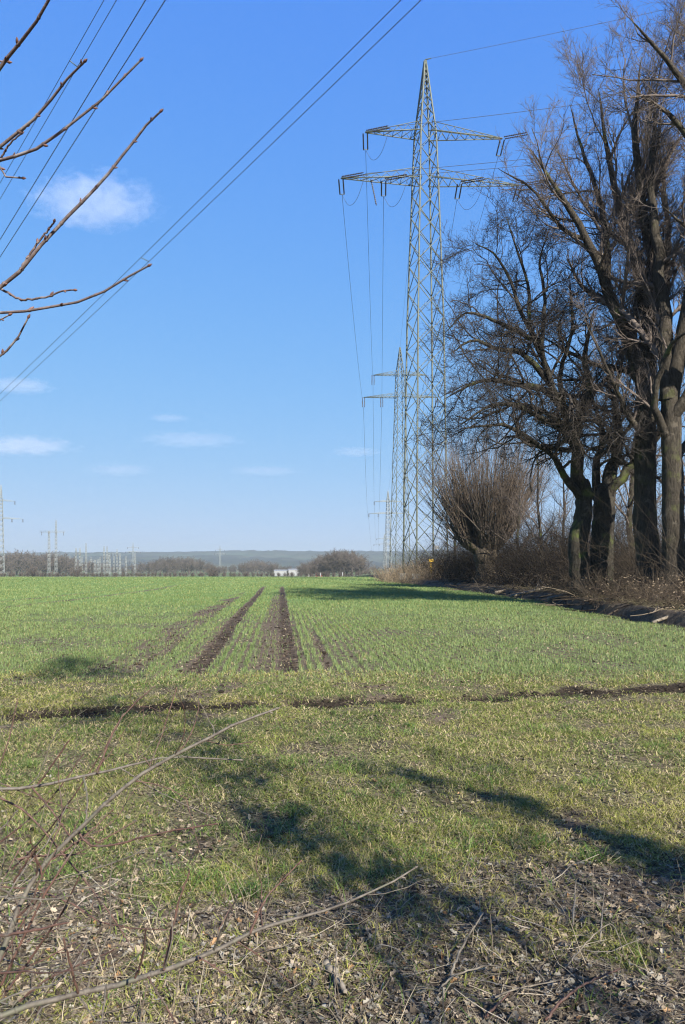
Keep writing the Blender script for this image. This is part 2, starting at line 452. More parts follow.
Hh = np.concatenate([Hh, (.05 + .08 * RNG.random(150))[ti] * (.6 + .6 * RNG.random(q))]); W = np.concatenate([W, .003 + .003 * RNG.random(q)])
tag(blades('grass', X, Y, Hh, W, C, 1.9), 'short yellow green grass on the headland before the wheat', 'grass', kind='stuff')

# dead leaves
def leaves(X, Y, size, C, lift=.012, rng=RNG):
    n = len(X); Z = ground_z(X, Y) + lift * rng.random(n) + .004
    a = rng.random(n) * 2 * math.pi
    fx = np.stack([np.cos(a), np.sin(a), rng.normal(0, .35, n)], 1)
    fy = np.stack([-np.sin(a), np.cos(a), rng.normal(0, .35, n)], 1)
    nz = np.cross(fx, fy); curl = rng.normal(.15, .22, n)
    pts = [(-.5, 0, 0), (-.2, .27, 1), (.1, .20, .6), (.25, .30, 1.1), (.5, 0, .3), (.25, -.30, 1.1), (.08, -.19, .6), (-.2, -.27, 1), (0, 0, -.1)]
    V = np.stack([np.stack([X, Y, Z], 1) + size[:, None] * (px * fx + py * fy + (pz * curl)[:, None] * nz) for px, py, pz in pts], 1)
    k = np.arange(n)[:, None] * 9
    T = np.concatenate([k + np.array([[8, i, (i + 1) % 8]]) for i in range(8)])
    return V.reshape(-1, 3), T, np.repeat(C, 9, 0)
b = MB()
X, Y = scatter(34000, 2.3, 6.5, 1.2)
s, c, l, v = masks(X, Y); keep = RNG.random(len(X)) < .10 + .90 * l
X, Y = X[keep], Y[keep]; t = RNG.random(len(X))
C = lerp3((.05, .038, .028), (.31, .25, .18), t ** 1.6); gr = RNG.random(len(X)) < .3; C[gr] = lerp3((.07, .062, .05), (.25, .228, .188), RNG.random(gr.sum()))
og = RNG.random(len(X)) < .03; C[og] = lerp3((.20, .11, .05), (.30, .19, .10), RNG.random(og.sum()))
V, T, CC = leaves(X, Y, 0.012 + .026 * RNG.random(len(X)) ** 1.7, C); b.add(V, None, T, CC)
X, Y = scatter(16000, 4, 34, 1.); keep = X < edge(Y); X, Y = X[keep], Y[keep]
C = lerp3((.05, .038, .025), (.30, .25, .165), RNG.random(len(X)) ** 1.8)
V, T, CC = leaves(X, Y, (.016 + .02 * RNG.random(len(X))) * np.clip(Y / 9, 1, 1.6), C); b.add(V, None, T, CC)
tag(b.build('leaf_litter', M['litter'], smooth=False), 'brown and grey dead leaves scattered over the near ground', 'leaf litter', kind='stuff')

# straw and dead stalks
def sticks(X, Y, L, r, C, b, tilt=.12, n=4, sides=3, rng=RNG, up=None, bendy=.25):
    m = len(X); a = rng.random(m) * 2 * math.pi
    d = np.stack([np.cos(a), np.sin(a), rng.normal(0, tilt, m) if up is None else up], 1)
    d /= np.linalg.norm(d, axis=1, keepdims=True)
    p = np.stack([X, Y, ground_z(X, Y) + r + .004 + (rng.random(m) * .02 if up is None else 0)], 1)
    P = [p]
    for i in range(n - 1):
        d = d + rng.normal(0, bendy, (m, 3)) * (np.array([1, 1, .3]) if up is None else 1); d /= np.linalg.norm(d, axis=1, keepdims=True)
        q = P[-1] + d * (L / (n - 1))[:, None]
        q[:, 2] = np.maximum(q[:, 2], ground_z(q[:, 0], q[:, 1]) + r)
        P.append(q)
    b.tubes(np.stack(P, 1), r[:, None] * np.linspace(1, .55, n)[None, :], sides, C)
b = MB()
X, Y = scatter(34000, 2.3, 11, 1.05)
s, c, l, v = masks(X, Y); keep = RNG.random(len(X)) < .30 + .70 * l
X, Y = X[keep], Y[keep]; t = RNG.random(len(X))
sticks(X, Y, .02 + .08 * RNG.random(len(X)) ** 2.2, .0006 + .0010 * RNG.random(len(X)), lerp3((.07, .052, .036), (.40, .335, .235), t ** 1.5), b)
X, Y = scatter(1100, 2.3, 3.9, 1.1); t = RNG.random(len(X))
sticks(X, Y, .06 + .26 * RNG.random(len(X)) ** 1.5, .0008 + .0022 * RNG.random(len(X)) ** 2, lerp3((.06, .046, .035), (.42, .355, .265), t ** 1.7), b, .2, 5, 4)
X, Y = scatter(260, 2.3, 3.7, 1.); t = RNG.random(len(X))
sticks(X, Y, .05 + .17 * RNG.random(len(X)), .0014 + .0018 * RNG.random(len(X)), lerp3((.09, .068, .05), (.36, .30, .21), t ** 1.4), b, n=4, sides=4, up=1.6 + RNG.random(len(X)), bendy=.12)
tag(b.build('dead_stalks', M['litter']), 'pale straw bits and broken dry stalks among the dead leaves', 'dead stalks', kind='stuff')

# dug-up lumps of earth in the rut and the wheel tracks
ph = (1 + 5 ** .5) / 2
ICO = np.array([(-1, ph, 0), (1, ph, 0), (-1, -ph, 0), (1, -ph, 0), (0, -1, ph), (0, 1, ph), (0, -1, -ph), (0, 1, -ph), (ph, 0, -1), (ph, 0, 1), (-ph, 0, -1), (-ph, 0, 1)]) / 1.9
ICT = np.array([(0, 11, 5), (0, 5, 1), (0, 1, 7), (0, 7, 10), (0, 10, 11), (1, 5, 9), (5, 11, 4), (11, 10, 2), (10, 7, 6), (7, 1, 8), (3, 9, 4), (3, 4, 2), (3, 2, 6), (3, 6, 8), (3, 8, 9), (4, 9, 5), (2, 4, 11), (6, 2, 10), (8, 6, 7), (9, 8, 1)])
X, Y = scatter(60000, 3.5, 40, 1.)
s, c, l, v = masks(X, Y); keep = (RNG.random(len(X)) < np.clip(s - .25, 0, 1) * .75) & (v < .1)
X, Y = X[keep], Y[keep]; m = len(X)
sz = (.005 + .022 * RNG.random(m) ** 3) * np.clip(Y / 8, .7, 1.6)
V = ICO[None] * (1 + .9 * (RNG.random((m, 12, 1)) - .5)) * sz[:, None, None] * np.array([1.2, 1.1, .7]) + np.stack([X, Y, ground_z(X, Y) + sz * .25], 1)[:, None, :]
rt_ = (masks(X, Y), masks.rut)[1]  # clods here are darkened along with the painted shade of the rut
T = (np.arange(m)[:, None, None] * 12 + ICT[None]).reshape(-1, 3)
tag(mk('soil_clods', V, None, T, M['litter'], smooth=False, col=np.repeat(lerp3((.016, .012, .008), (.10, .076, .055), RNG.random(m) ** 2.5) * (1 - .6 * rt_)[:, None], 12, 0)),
    'dark lumps of turned earth in the rut and wheel tracks', 'earth clods', kind='stuff')

# ------------------------------------------------------------------ branching
def nrm(v): return v / (np.linalg.norm(v, axis=-1, keepdims=True) + 1e-9)

def grow(P, R, rng, k, t0, t1, ang, ratio, n, wig, trop, rr, rmin=.004, taper=.35, lmin=0., lmax=99., short=.5, bias=None):
    m, q, _ = P.shape
    L = np.linalg.norm(np.diff(P, axis=1), axis=2).sum(1)
    cnt = np.maximum(1, np.floor(k * np.clip(L / L.mean(), .3, 2.5) + rng.random(m)).astype(int))
    idx = np.repeat(np.arange(m), cnt); K = len(idx)
    off = np.concatenate([np.arange(c_) / c_ for c_ in cnt]) + rng.random(K) / np.repeat(cnt, cnt)
    t = t0 + (t1 - t0) * np.clip(off, 0, 1)
    f = t * (q - 1); i = np.minimum(f.astype(int), q - 2); w = (f - i)[:, None]
    st = P[idx, i] * (1 - w) + P[idx, i + 1] * w
    tan = nrm(P[idx, i + 1] - P[idx, i]); rp = R[idx, i] * (1 - w[:, 0]) + R[idx, i + 1] * w[:, 0]
    v = rng.normal(size=(K, 3))
    if bias is not None: v = v + bias
    v = nrm(v - tan * (v * tan).sum(1, keepdims=True))
    a = np.radians(rng.uniform(ang[0], ang[1], K))[:, None]
    d = np.cos(a) * tan + np.sin(a) * v
    Ln = np.clip(L[idx] * ratio * rng.uniform(.55, 1.25, K) * (1 - short * t), lmin, lmax)
    r0 = np.maximum(np.minimum(rp * .85, rp * rr * rng.uniform(.75, 1.15, K)), rmin)
    pts = [st]
    for s in range(n - 1):
        d = nrm(d + rng.normal(0, wig, (K, 3)) + np.asarray(trop))
        pts.append(pts[-1] + d * (Ln / (n - 1))[:, None])
    Rn = np.maximum(r0[:, None] * np.linspace(1, taper, n)[None, :], rmin * .6)
    return np.stack(pts, 1), Rn

def resample(pts, rad, n, rng, jit=0.):
    """smooth polyline through control points"""
    pts = np.asarray(pts, float); rad = np.asarray(rad, float)
    seg = np.concatenate([[0], np.cumsum(np.linalg.norm(np.diff(pts, axis=0), axis=1))]); seg /= seg[-1]
    t = np.linspace(0, 1, n); P = np.zeros((n, 3))
    pe = np.concatenate([[2 * pts[0] - pts[1]], pts, [2 * pts[-1] - pts[-2]]])
    for i, tt in enumerate(t):
        k = min(np.searchsorted(seg, tt, side='right') - 1, len(pts) - 2); k = max(k, 0)
        u = (tt - seg[k]) / (seg[k + 1] - seg[k] + 1e-9); p0, p1, p2, p3 = pe[k], pe[k + 1], pe[k + 2], pe[k + 3]
        P[i] = .5 * ((2 * p1) + (-p0 + p2) * u + (2 * p0 - 5 * p1 + 4 * p2 - p3) * u * u + (-p0 + 3 * p1 - 3 * p2 + p3) * u ** 3)
    R = np.interp(t, seg, rad)
    if jit: P[1:-1] += rng.normal(0, 1, (n - 2, 3)) * jit * R[1:-1, None]
    return P, R

def big_tree(name, base, trunks, limbs, levels, bark, twig, seed, label, n_limb=14, group=None, fall=0.):
    """trunks / limbs: lists of (points, radii) in world space; levels: kwargs of grow(), one per order of branching"""
    rng = np.random.default_rng(seed); root = empty(name, base)
    tag(root, label, 'tree', group)
    for pts, rad in trunks:
        P, R = resample(list(pts) + [np.asarray(pts[-1]) + nrm(np.asarray(pts[-1]) - np.asarray(pts[-2])) * .55], list(rad) + [rad[-1] * .3], 26, rng, .04)
        b = MB(); b.tubes(local(P, root)[None], R[None], 16, rough=.16, rng=rng); b.build('trunk', bark, root)
    LP, LR = [], []
    b = MB()
    for pts, rad in limbs:
        d_ = nrm(np.asarray(pts[-1]) - np.asarray(pts[-2])); tip = np.asarray(pts[-1]) + d_ * (.25 + (8 if bark is M['ash'] else 3) * rad[-1])
        P, R = resample(list(pts) + [tip], list(rad) + [.008], n_limb + 2, rng, .22); LP.append(P); LR.append(R)
    P = np.stack(LP); R = np.stack(LR)
    b.tubes(local(P, root), R, 10, rough=.12, rng=rng); b.build('limbs', bark, root)
    crown = MB()
    for i, kw in enumerate(levels):
        P2, R2 = grow(P, R, rng, **kw)
        crown.tubes(local(P2, root), R2, (6, 4, 3, 3, 3)[i])
        if kw.pop('_both', False): pass
        P, R = P2, R2
    crown.build('crown', twig, root)
    return root

# the oak with two trunks, low spreading limbs
B1 = at(585, 606, 31.0); B2 = at(602, 606, 31.4)
for B_ in (B1, B2): B_[2] = gz(B_[0], B_[1]) - .1
fork1 = at(585, 492, 31.0); fork2 = at(603, 496, 31.4)
def lp(depths, pix): return [at(x, y, d) for (x, y), d in zip(pix, depths)]
oak_tr = [([B1, at(580, 570, 31), at(578, 545, 31), at(583, 518, 31), fork1], [.52, .42, .39, .37, .34]),
          ([B2, at(601, 575, 31.4), at(602, 540, 31.4), at(604, 515, 31.4), fork2], [.70, .52, .46, .45, .40])]
oak_lb = [
    (lp([31, 30.8, 30.4, 30, 29.5, 29], [(588, 497), (577, 468), (575, 440), (566, 412), (551, 385), (540, 340)]), [.33, .27, .24, .20, .13, .07]),
    (lp([31, 30.6, 30.2, 29.8, 29.4], [(575, 436), (583, 405), (590, 385), (584, 360), (592, 320)]), [.22, .19, .15, .11, .05]),
    (lp([31, 30.5, 30, 29.4, 28.8, 28.2], [(581, 498), (567, 480), (553, 455), (530, 440), (505, 425), (468, 428)]), [.20, .15, .12, .10, .07, .03]),
    (lp([30.3, 29.8, 29.2, 28.6, 28.0, 27.6], [(566, 412), (545, 390), (520, 385), (492, 380), (470, 385), (450, 396)]), [.17, .13, .11, .08, .055, .025]),
    (lp([29.6, 29.2, 28.8, 28.3, 28], [(551, 385), (525, 355), (500, 350), (474, 340), (456, 350)]), [.14, .11, .085, .055, .025]),
    (lp([29.4, 29.2, 29, 28.6, 28.2], [(543, 350), (522, 315), (510, 280), (495, 255), (478, 245)]), [.10, .08, .06, .04, .018]),
    (lp([29.4, 29.6, 30, 30.2], [(541, 345), (545, 300), (540, 262), (548, 232)]), [.10, .07, .045, .02]),
    (lp([31.4, 31.6, 32, 32.4, 33], [(604, 497), (612, 470), (620, 440), (614, 405), (622, 360)]), [.36, .27, .20, .14, .06]),
    (lp([31.4, 31, 30.6, 30.2, 29.6], [(606, 498), (628, 470), (648, 452), (662, 430), (690, 405)]), [.24, .18, .14, .09, .04]),
    (lp([31.4, 32, 33, 34.5], [(600, 500), (596, 470), (602, 435), (592, 395)]), [.22, .17, .12, .06]),
    (lp([30.4, 31.5, 33, 34.5], [(577, 445), (556, 420), (530, 405), (500, 405)]), [.16, .12, .08, .03]),
    (lp([30.4, 29.8, 29.2, 28.6, 28.2], [(567, 425), (545, 420), (518, 406), (490, 406), (462, 424)]), [.14, .11, .085, .06, .025]),
    (lp([29.4, 29.0, 28.6, 28.2, 27.9], [(541, 345), (515, 330), (488, 318), (466, 313), (450, 328)]), [.10, .08, .06, .042, .02]),
    (lp([29.4, 29.6, 29.8, 30, 30.2], [(548, 370), (530, 330), (528, 285), (515, 245), (508, 222)]), [.10, .08, .06, .04, .018]),
    (lp([30.4, 30.8, 31.4, 32], [(575, 440), (588, 400), (612, 372), (632, 330)]), [.14, .10, .07, .025]),
    (lp([30.2, 29.6, 29.0, 28.4], [(566, 412), (560, 375), (572, 330), (570, 285)]), [.13, .095, .065, .025]),
]
OAK_LV = [dict(k=12, t0=.22, t1=1., ang=(25, 80), ratio=.56, n=8, wig=.24, trop=(-.01, 0, .03), rr=.46, rmin=.010, short=.35, lmin=1.0),
          dict(k=9, t0=.12, t1=1., ang=(28, 70), ratio=.50, n=6, wig=.24, trop=(0, 0, .03), rr=.52, rmin=.0075, short=.35, lmin=.4),
          dict(k=7, t0=.10, t1=1., ang=(25, 65), ratio=.50, n=5, wig=.22, trop=(0, 0, .05), rr=.55, rmin=.0065, short=.3, lmin=.25),
          dict(k=4, t0=.2, t1=1., ang=(25, 60), ratio=.55, n=3, wig=.15, trop=(0, 0, .05), rr=.6, rmin=.0048, short=.2, lmin=.15)]
bx, by = (B1[0] + B2[0]) / 2, 31.2
big_tree('oak_tree', (bx, by, gz(bx, by)), oak_tr, oak_lb, OAK_LV, M['oak'], M['oak_twig'], 3,
         'dark spreading oak on two close trunks that fork low, left of the taller trees')

# two tall trees with rising limbs
def tall(px, Y, spec, seed, label, trunk_pts, rads, kk=10):
    B_ = at(px, 600, Y); B_[2] = gz(B_[0], Y) - .15
    tr = [([B_] + [at(x, y, Y + dy) for x, y, dy in trunk_pts], rads)]
    lv = [dict(k=kk, t0=.12, t1=1., ang=(20, 58), ratio=.42, n=8, wig=.13, trop=(0, 0, .06), rr=.46, rmin=.012, short=.45, lmin=.9),
          dict(k=11, t0=.1, t1=1., ang=(18, 52), ratio=.46, n=6, wig=.13, trop=(0, 0, .06), rr=.5, rmin=.0075, short=.35, lmin=.5),
          dict(k=8.5, t0=.1, t1=1., ang=(18, 52), ratio=.52, n=4, wig=.14, trop=(0, 0, .07), rr=.55, rmin=.006, short=.3, lmin=.3),
          dict(k=3.6, t0=.2, t1=1., ang=(18, 45), ratio=.6, n=3, wig=.12, trop=(0, 0, .05), rr=.6, rmin=.0045, short=.2, lmin=.2)]
    return big_tree('tall_tree', (B_[0], Y, gz(B_[0], Y)), tr, spec, lv, M['ash'], M['ash_twig'], seed, label)
tall(650, 28.5, [
    (lp([28.5, 28.3, 28, 27.6, 27.4, 27], [(646, 385), (628, 340), (607, 290), (588, 240), (562, 197), (538, 160)]), [.34, .25, .19, .14, .09, .03]),
    (lp([28.0, 28.4, 28.8, 29, 29.5], [(607, 290), (606, 240), (596, 188), (582, 150), (572, 112)]), [.18, .13, .09, .06, .02]),
    (lp([28.5, 28.8, 29, 29, 29], [(648, 340), (640, 280), (622, 215), (608, 155), (600, 100)]), [.28, .22, .15, .09, .03]),
    (lp([28.5, 28, 27.5, 27, 27], [(649, 345), (652, 270), (640, 190), (634, 125), (640, 70)]), [.28, .21, .15, .09, .03]),
    (lp([28.5, 29, 30, 31], [(648, 400), (630, 372), (590, 362), (548, 340)]), [.20, .13, .09, .03]),
    (lp([28.5, 27.8, 27, 26.4], [(646, 440), (630, 418), (612, 380), (590, 330)]), [.16, .11, .07, .03]),
    (lp([28.5, 29.5, 30.5, 31.5], [(650, 360), (665, 300), (668, 230), (660, 150)]), [.22, .16, .11, .04]),
    (lp([28.4, 28.0, 27.4, 27], [(588, 240), (562, 228), (533, 190), (507, 174)]), [.10, .07, .045, .02]),
], 5, 'tall bare tree with mossy trunk and tan upswept twigs right of the oak',
    [(648, 565, 0), (645, 500, 0), (646, 430, 0), (647, 370, 0), (648, 335, 0), (650, 290, 0), (651, 260, 0)], [.70, .47, .41, .39, .36, .31, .20, .13])
tall(676, 27.0, [
    (lp([27, 27, 27.2, 27.5], [(668, 400), (664, 300), (652, 200), (655, 110)]), [.30, .22, .14, .05]),
    (lp([27, 26.5, 26, 25.6], [(670, 395), (690, 300), (700, 200), (690, 90)]), [.32, .22, .14, .05]),
    (lp([27, 26.4, 26, 25.5], [(670, 420), (695, 385), (730, 340), (760, 260)]), [.24, .17, .12, .05]),
    (lp([27, 26.5, 25.8, 25], [(669, 440), (655, 400), (668, 350), (690, 330)]), [.15, .12, .08, .03]),
    (lp([27, 27.6, 28.4, 29], [(672, 470), (690, 440), (720, 420), (760, 400)]), [.15, .12, .08, .03]),
], 7, 'tall dark trunked tree at the right edge beside the mossy trunk',
    [(674, 560, 0), (673, 500, 0), (672, 440, 0), (671, 400, 0), (667, 340, 0), (664, 300, .1)], [.62, .40, .37, .34, .31, .22, .14], 8)
# a third tree stands just right of the frame; its crown reaches in at the top
tall(750, 24.5, [
    (lp([24.5, 24, 23.5, 23, 22.6], [(760, 250), (735, 170), (705, 110), (675, 70), (640, 30)]), [.26, .20, .13, .08, .03]),
    (lp([24.5, 24.5, 24.5, 24.5], [(765, 200), (740, 90), (715, 20), (690, -60)]), [.24, .16, .10, .03]),
    (lp([24.3, 23.8, 23.5, 23.2], [(735, 170), (700, 150), (670, 115), (640, 95)]), [.14, .10, .07, .025]),
    (lp([24.5, 25, 25.5, 26], [(770, 230), (800, 120), (830, 20), (850, -100)]), [.24, .17, .11, .04]),
    (lp([24.5, 24.2, 24, 23.8], [(768, 330), (730, 290), (700, 240), (672, 215)]), [.20, .13, .08, .03]),
], 9, 'bare tree right of the frame, its crown reaching in at the top right corner',
    [(752, 540, 0), (758, 430, 0), (768, 330, 0), (765, 200, 0)], [.70, .50, .45, .40, .30], 10)

# slender trees between the willow and the oak, and behind the row
def slender(px, Y, H, seed, label, spread=.25, twigs=1.):
    rng = np.random.default_rng(seed); x = (px - 342.5) / F * Y; z = gz(x, Y) - .1
    root = empty('slender_tree', (x, Y, z)); tag(root, label, 'tree')
    n = 16; tt = np.linspace(0, 1, n)
    P = np.stack([np.cumsum(rng.normal(0, .07, n)) * H / 12 + rng.uniform(-.4, .4) * tt, np.cumsum(rng.normal(0, .07, n)) * H / 12, tt * H], 1); P[0] = 0
    R = np.interp(tt, [0, .1, 1], [.016 * H + .02, .011 * H + .015, .01])
    MB().tubes(P[None], R[None], 8, rough=.1, rng=rng).build('trunk', M['oak'], root)
    c = MB()
    a, r = grow(P[None], R[None], rng, k=26 * twigs, t0=.18, t1=1, ang=(25, 60), ratio=.36, n=7, wig=.13, trop=(0, 0, .06), rr=.45, rmin=.008, short=.6)
    c.tubes(a, r, 4)
    a, r = grow(a, r, rng, k=9, t0=.1, t1=1, ang=(20, 55), ratio=.42, n=5, wig=.14, trop=(0, 0, .05), rr=.5, rmin=.006); c.tubes(a, r, 3)
    a, r = grow(a, r, rng, k=6, t0=.1, t1=1, ang=(20, 55), ratio=.5, n=3, wig=.14, trop=(0, 0, .05), rr=.6, rmin=.0045, lmin=.2); c.tubes(a, r, 3)
    c.build('crown', M['ash_twig'], root)
    return root
slender(541, 47, 10, 21, 'slim bare tree rising out of the brush right of the pollard willow')
slender(519, 52, 8.5, 23, 'small bare tree close behind the right side of the pollard willow')
slender(632, 38, 14, 25, 'slim bare tree seen between the oak and the mossy trunk')
slender(560, 58, 11, 27, 'thin grey tree farther back left of the oak trunks')
slender(455, 73, 12, 29, 'pale bare tree beside the right leg of the near pylon')
slender(612, 55, 12, 31, 'thin tree behind the right trunk of the oak')
slender(692, 44, 13, 33, 'slim tree behind the trunks at the right edge of the frame')

# pollard willow
def willow():
    rng = np.random.default_rng(41); Y = 54.; x = (486 - 342.5) / F * Y; z = gz(x, Y) - .1
    root = empty('pollard_willow', (x, Y, z))
    tag(root, 'pollard willow with a fan of thin reddish brown shoots on a stout trunk', 'tree')
    P, R = resample([(0, 0, 0), (.05, 0, .7), (.0, .05, 1.4), (-.05, 0, 2.1), (0, 0, 2.6)], [.95, .78, .74, .92, .75], 16, rng)
    MB().tubes(P[None], R[None], 16, rough=.22, rng=rng).build('trunk', M['willow'], root)
    hd = []
    b = MB()
    for k in range(11):
        a = k * 2.4; e = rng.uniform(.2, .9)
        d = np.array([math.cos(a) * math.cos(e), math.sin(a) * math.cos(e), math.sin(e)])
        p, r = resample([np.array([0, 0, 2.2]) + d * .3, np.array([0, 0, 2.3]) + d * 1.0, np.array([0, 0, 2.4]) + d * rng.uniform(1.4, 2.1) + np.array([0, 0, .2])], [.38, .30, .22], 7, rng, .1)
        b.tubes(p[None], r[None], 9, rough=.25, rng=rng); hd.append(p[-1]); hd.append(p[4])
    b.build('limbs', M['willow'], root)
    hd = np.array(hd); m = 950
    st = hd[rng.integers(0, len(hd), m)] + rng.normal(0, .18, (m, 3))
    out = nrm(st - np.array([0, 0, 1.7]))
    d = nrm(out * np.array([.62, .62, .75]) + rng.normal(0, .27, (m, 3)) + np.array([0, 0, .62]))
    L = rng.uniform(2.2, 7.4, m) * (.75 + .35 * d[:, 2]); pts = [st]
    for s in range(7):
        d = nrm(d + rng.normal(0, .055, (m, 3)) + np.array([0, 0, .035])); pts.append(pts[-1] + d * (L / 7)[:, None])
    P = np.stack(pts, 1); R = rng.uniform(.018, .04, m)[:, None] * np.linspace(1, .25, 8)[None]
    c = MB().tubes(P, R, 4)
    a, r = grow(P, R, rng, k=7, t0=.25, t1=1, ang=(12, 32), ratio=.30, n=4, wig=.07, trop=(0, 0, .05), rr=.55, rmin=.006, short=.4); c.tubes(a, r, 3)
    c.build('crown', M['willow_shoot'], root)
willow()

# ------------------------------------------------------------------ undergrowth on the bank
def canes(m, y0, y1, e0, e1, h0, h1, rng, b, pal, arch=.5, r=(.004, .011), kids=5, near=1.):
    y = y0 + (y1 - y0) * rng.random(m) ** near; x = edge(y) + e0 + (e1 - e0) * rng.random(m)
    p = np.stack([x, y, ground_z(x, y) - .02], 1); a = rng.random(m) * 2 * math.pi
    d = nrm(np.stack([np.cos(a) * .5, np.sin(a) * .5, np.ones(m)], 1)); L = rng.uniform(h0, h1, m) * 1.3
    bd = np.stack([np.cos(a), np.sin(a), -np.full(m, .9)], 1) * arch * rng.random((m, 1)) * .4
    pts = [p]
    for s in range(6):
        d = nrm(d + bd + rng.normal(0, .13, (m, 3))); pts.append(pts[-1] + d * (L / 6)[:, None])
    P = np.stack(pts, 1); rad = rng.uniform(r[0], r[1], m)
    C = lerp3(pal[0], pal[1], rng.random(m))
    b.tubes(P, rad[:, None] * np.linspace(1, .35, 7)[None], 3, C)
    Q, R = grow(P, rad[:, None] * np.linspace(1, .35, 7)[None], rng, k=kids, t0=.2, t1=1, ang=(25, 70), ratio=.38, n=4, wig=.2, trop=(0, 0, .03), rr=.65, rmin=.003)
    b.tubes(Q, R, 3, lerp3(pal[0], pal[1], rng.random(len(Q))))
rng = np.random.default_rng(77)
b = MB()
DK = ((.010, .008, .006), (.042, .033, .025)); LT = ((.022, .017, .012), (.10, .077, .055)); TAN = ((.10, .075, .05), (.27, .21, .14))
canes(1000, 19, 32, 1.1, 4.5, .4, 1.1, rng, b, LT, .8)
canes(2300, 30, 60, 1.0, 6.5, .5, 1.7, rng, b, DK, .5)
canes(1700, 40, 74, 1.4, 7.0, 1.4, 3.9, rng, b, DK, .25, (.006, .016), 7)
canes(900, 58, 82, .8, 9, 1.0, 3.0, rng, b, LT, .3)
canes(1500, 30, 100, 6, 20, 1.2, 3.6, rng, b, DK, .3, (.008, .018), 6)
canes(420, 24, 42, 2.5, 6, 1.8, 4.2, rng, b, LT, .3, (.005, .012), 8)
canes(420, 26, 36, .5, 2.2, .5, 1.5, rng, b, LT, .5)
canes(420, 19, 27, .9, 3.2, .4, 1.2, rng, b, ((.03, .022, .016), (.17, .13, .09)), .8)
canes(520, 33, 60, 3.0, 11, 2.6, 5.4, rng, b, DK, .3, (.010, .022), 10)
# withered leaves still hanging in the brambles
m = 9000; y = 19 + 45 * rng.random(m) ** 1.4; x = edge(y) + .8 + 4.5 * rng.random(m)
V, T, CC = leaves(x, y, .04 + .05 * rng.random(m), lerp3((.07, .05, .035), (.30, .23, .15), rng.random(m) ** 1.5), .9, rng)
b.add(V, None, T, CC)
tag(b.build('undergrowth', M['scrub']), 'tangled brown bramble undergrowth along the foot of the tree row', 'undergrowth', kind='stuff')
b = MB()
canes(900, 66, 84, -1.6, 3.5, .9, 1.9, rng, b, TAN, .12, (.008, .016), 3)
tag(b.build('dry_reeds', M['scrub']), 'pale dry reeds and weeds around the feet of the near pylon', 'reeds', kind='stuff')
b = MB()
canes(3000, 17, 46, .7, 2.2, .08, .30, rng, b, ((.10, .085, .045), (.30, .25, .14)), .9, (.003, .006), 3)
tag(b.build('dry_grass', M['scrub']), 'tufts of dry tan grass along the field edge below the trees', 'dry grass', kind='stuff')
# brushwood heaped at the edge
b = MB(); m = 420; y = rng.uniform(22, 62, m); x = edge(y) + rng.uniform(.1, 1.7, m)
sticks(x, y, rng.uniform(.5, 2.2, m), rng.uniform(.008, .03, m), lerp3((.03, .022, .017), (.18, .145, .105), rng.random(m) ** 1.7), b, .18, 5, 5, rng)
tag(b.build('brushwood', M['litter']), 'broken brushwood lying along the edge of the field', 'brushwood', kind='stuff')
for px, Y, L, az, r, lab in ((530, 38.5, 2.6, .5, .09, 'grey fallen log at the field edge left of the oak trunks'), (567, 33.5, 1.8, .15, .12, 'dark short log lying in front of the oak trunks'),
                             (676, 21.5, 1.6, .25, .05, 'pale log on the bank at the right edge of the frame'), (508, 44, 2.2, .6, .07, 'thin log beside the brush between willow and oak')):
    x = (px - 342.5) / F * Y; root = empty('fallen_log', (x, Y, gz(x, Y))); tag(root, lab, 'log')
    d = np.array([math.cos(az), math.sin(az), 0]); P = np.stack([d * (t - .5) * L for t in np.linspace(0, 1, 9)])
    P[:, 2] = np.array([gz(x + p[0], Y + p[1]) for p in P]) - gz(x, Y); P[:, 2] = np.interp(np.arange(9), [0, 8], [P[0, 2], P[-1, 2]]) + r + .05
    bb = MB().tubes(P[None], np.full((1, 9), r) * np.linspace(1, .75, 9)[None], 10, rough=.2, rng=rng, cap=True); bb.build('log', M['wood_log'], root)
    k = MB().tubes(np.stack([P[5], P[5] + np.array([.15, -.1, .35])])[None], np.array([[r * .4, r * .25]]), 7, cap=True); k.build('branch_stub', M['wood_log'], root)

# ------------------------------------------------------------------ pylons
def lattice(b, rot, prof, z0, z1, panels, wleg, wbr, foot=0., ratio=1.9):
    """square tapering mast between heights z0..z1; prof(z) = half corner radius"""
    zs = [z0]
    h = []
    z = z0
    while z < z1 - .15:
        step = max(prof(z) * 1.41 * ratio * .55, .55); z = min(z + step, z1); zs.append(z)
    zs[-1] = z1
    ca = [rot + k * math.pi / 2 for k in range(4)]
    def c(k, z): r = prof(z); return (r * math.cos(ca[k % 4]), r * math.sin(ca[k % 4]), z)
    A, B = [], []
    for k in range(4):
        P = np.array([c(k, z) for z in zs]); b.tubes(P[None], np.full((1, len(zs)), wleg * .707), 4, cap=True)
        for i in range(len(zs) - 1):
            A += [c(k, zs[i]), c(k + 1, zs[i])]; B += [c(k + 1, zs[i + 1]), c(k, zs[i + 1])]
    b.bars(A, B, wbr)
    return zs

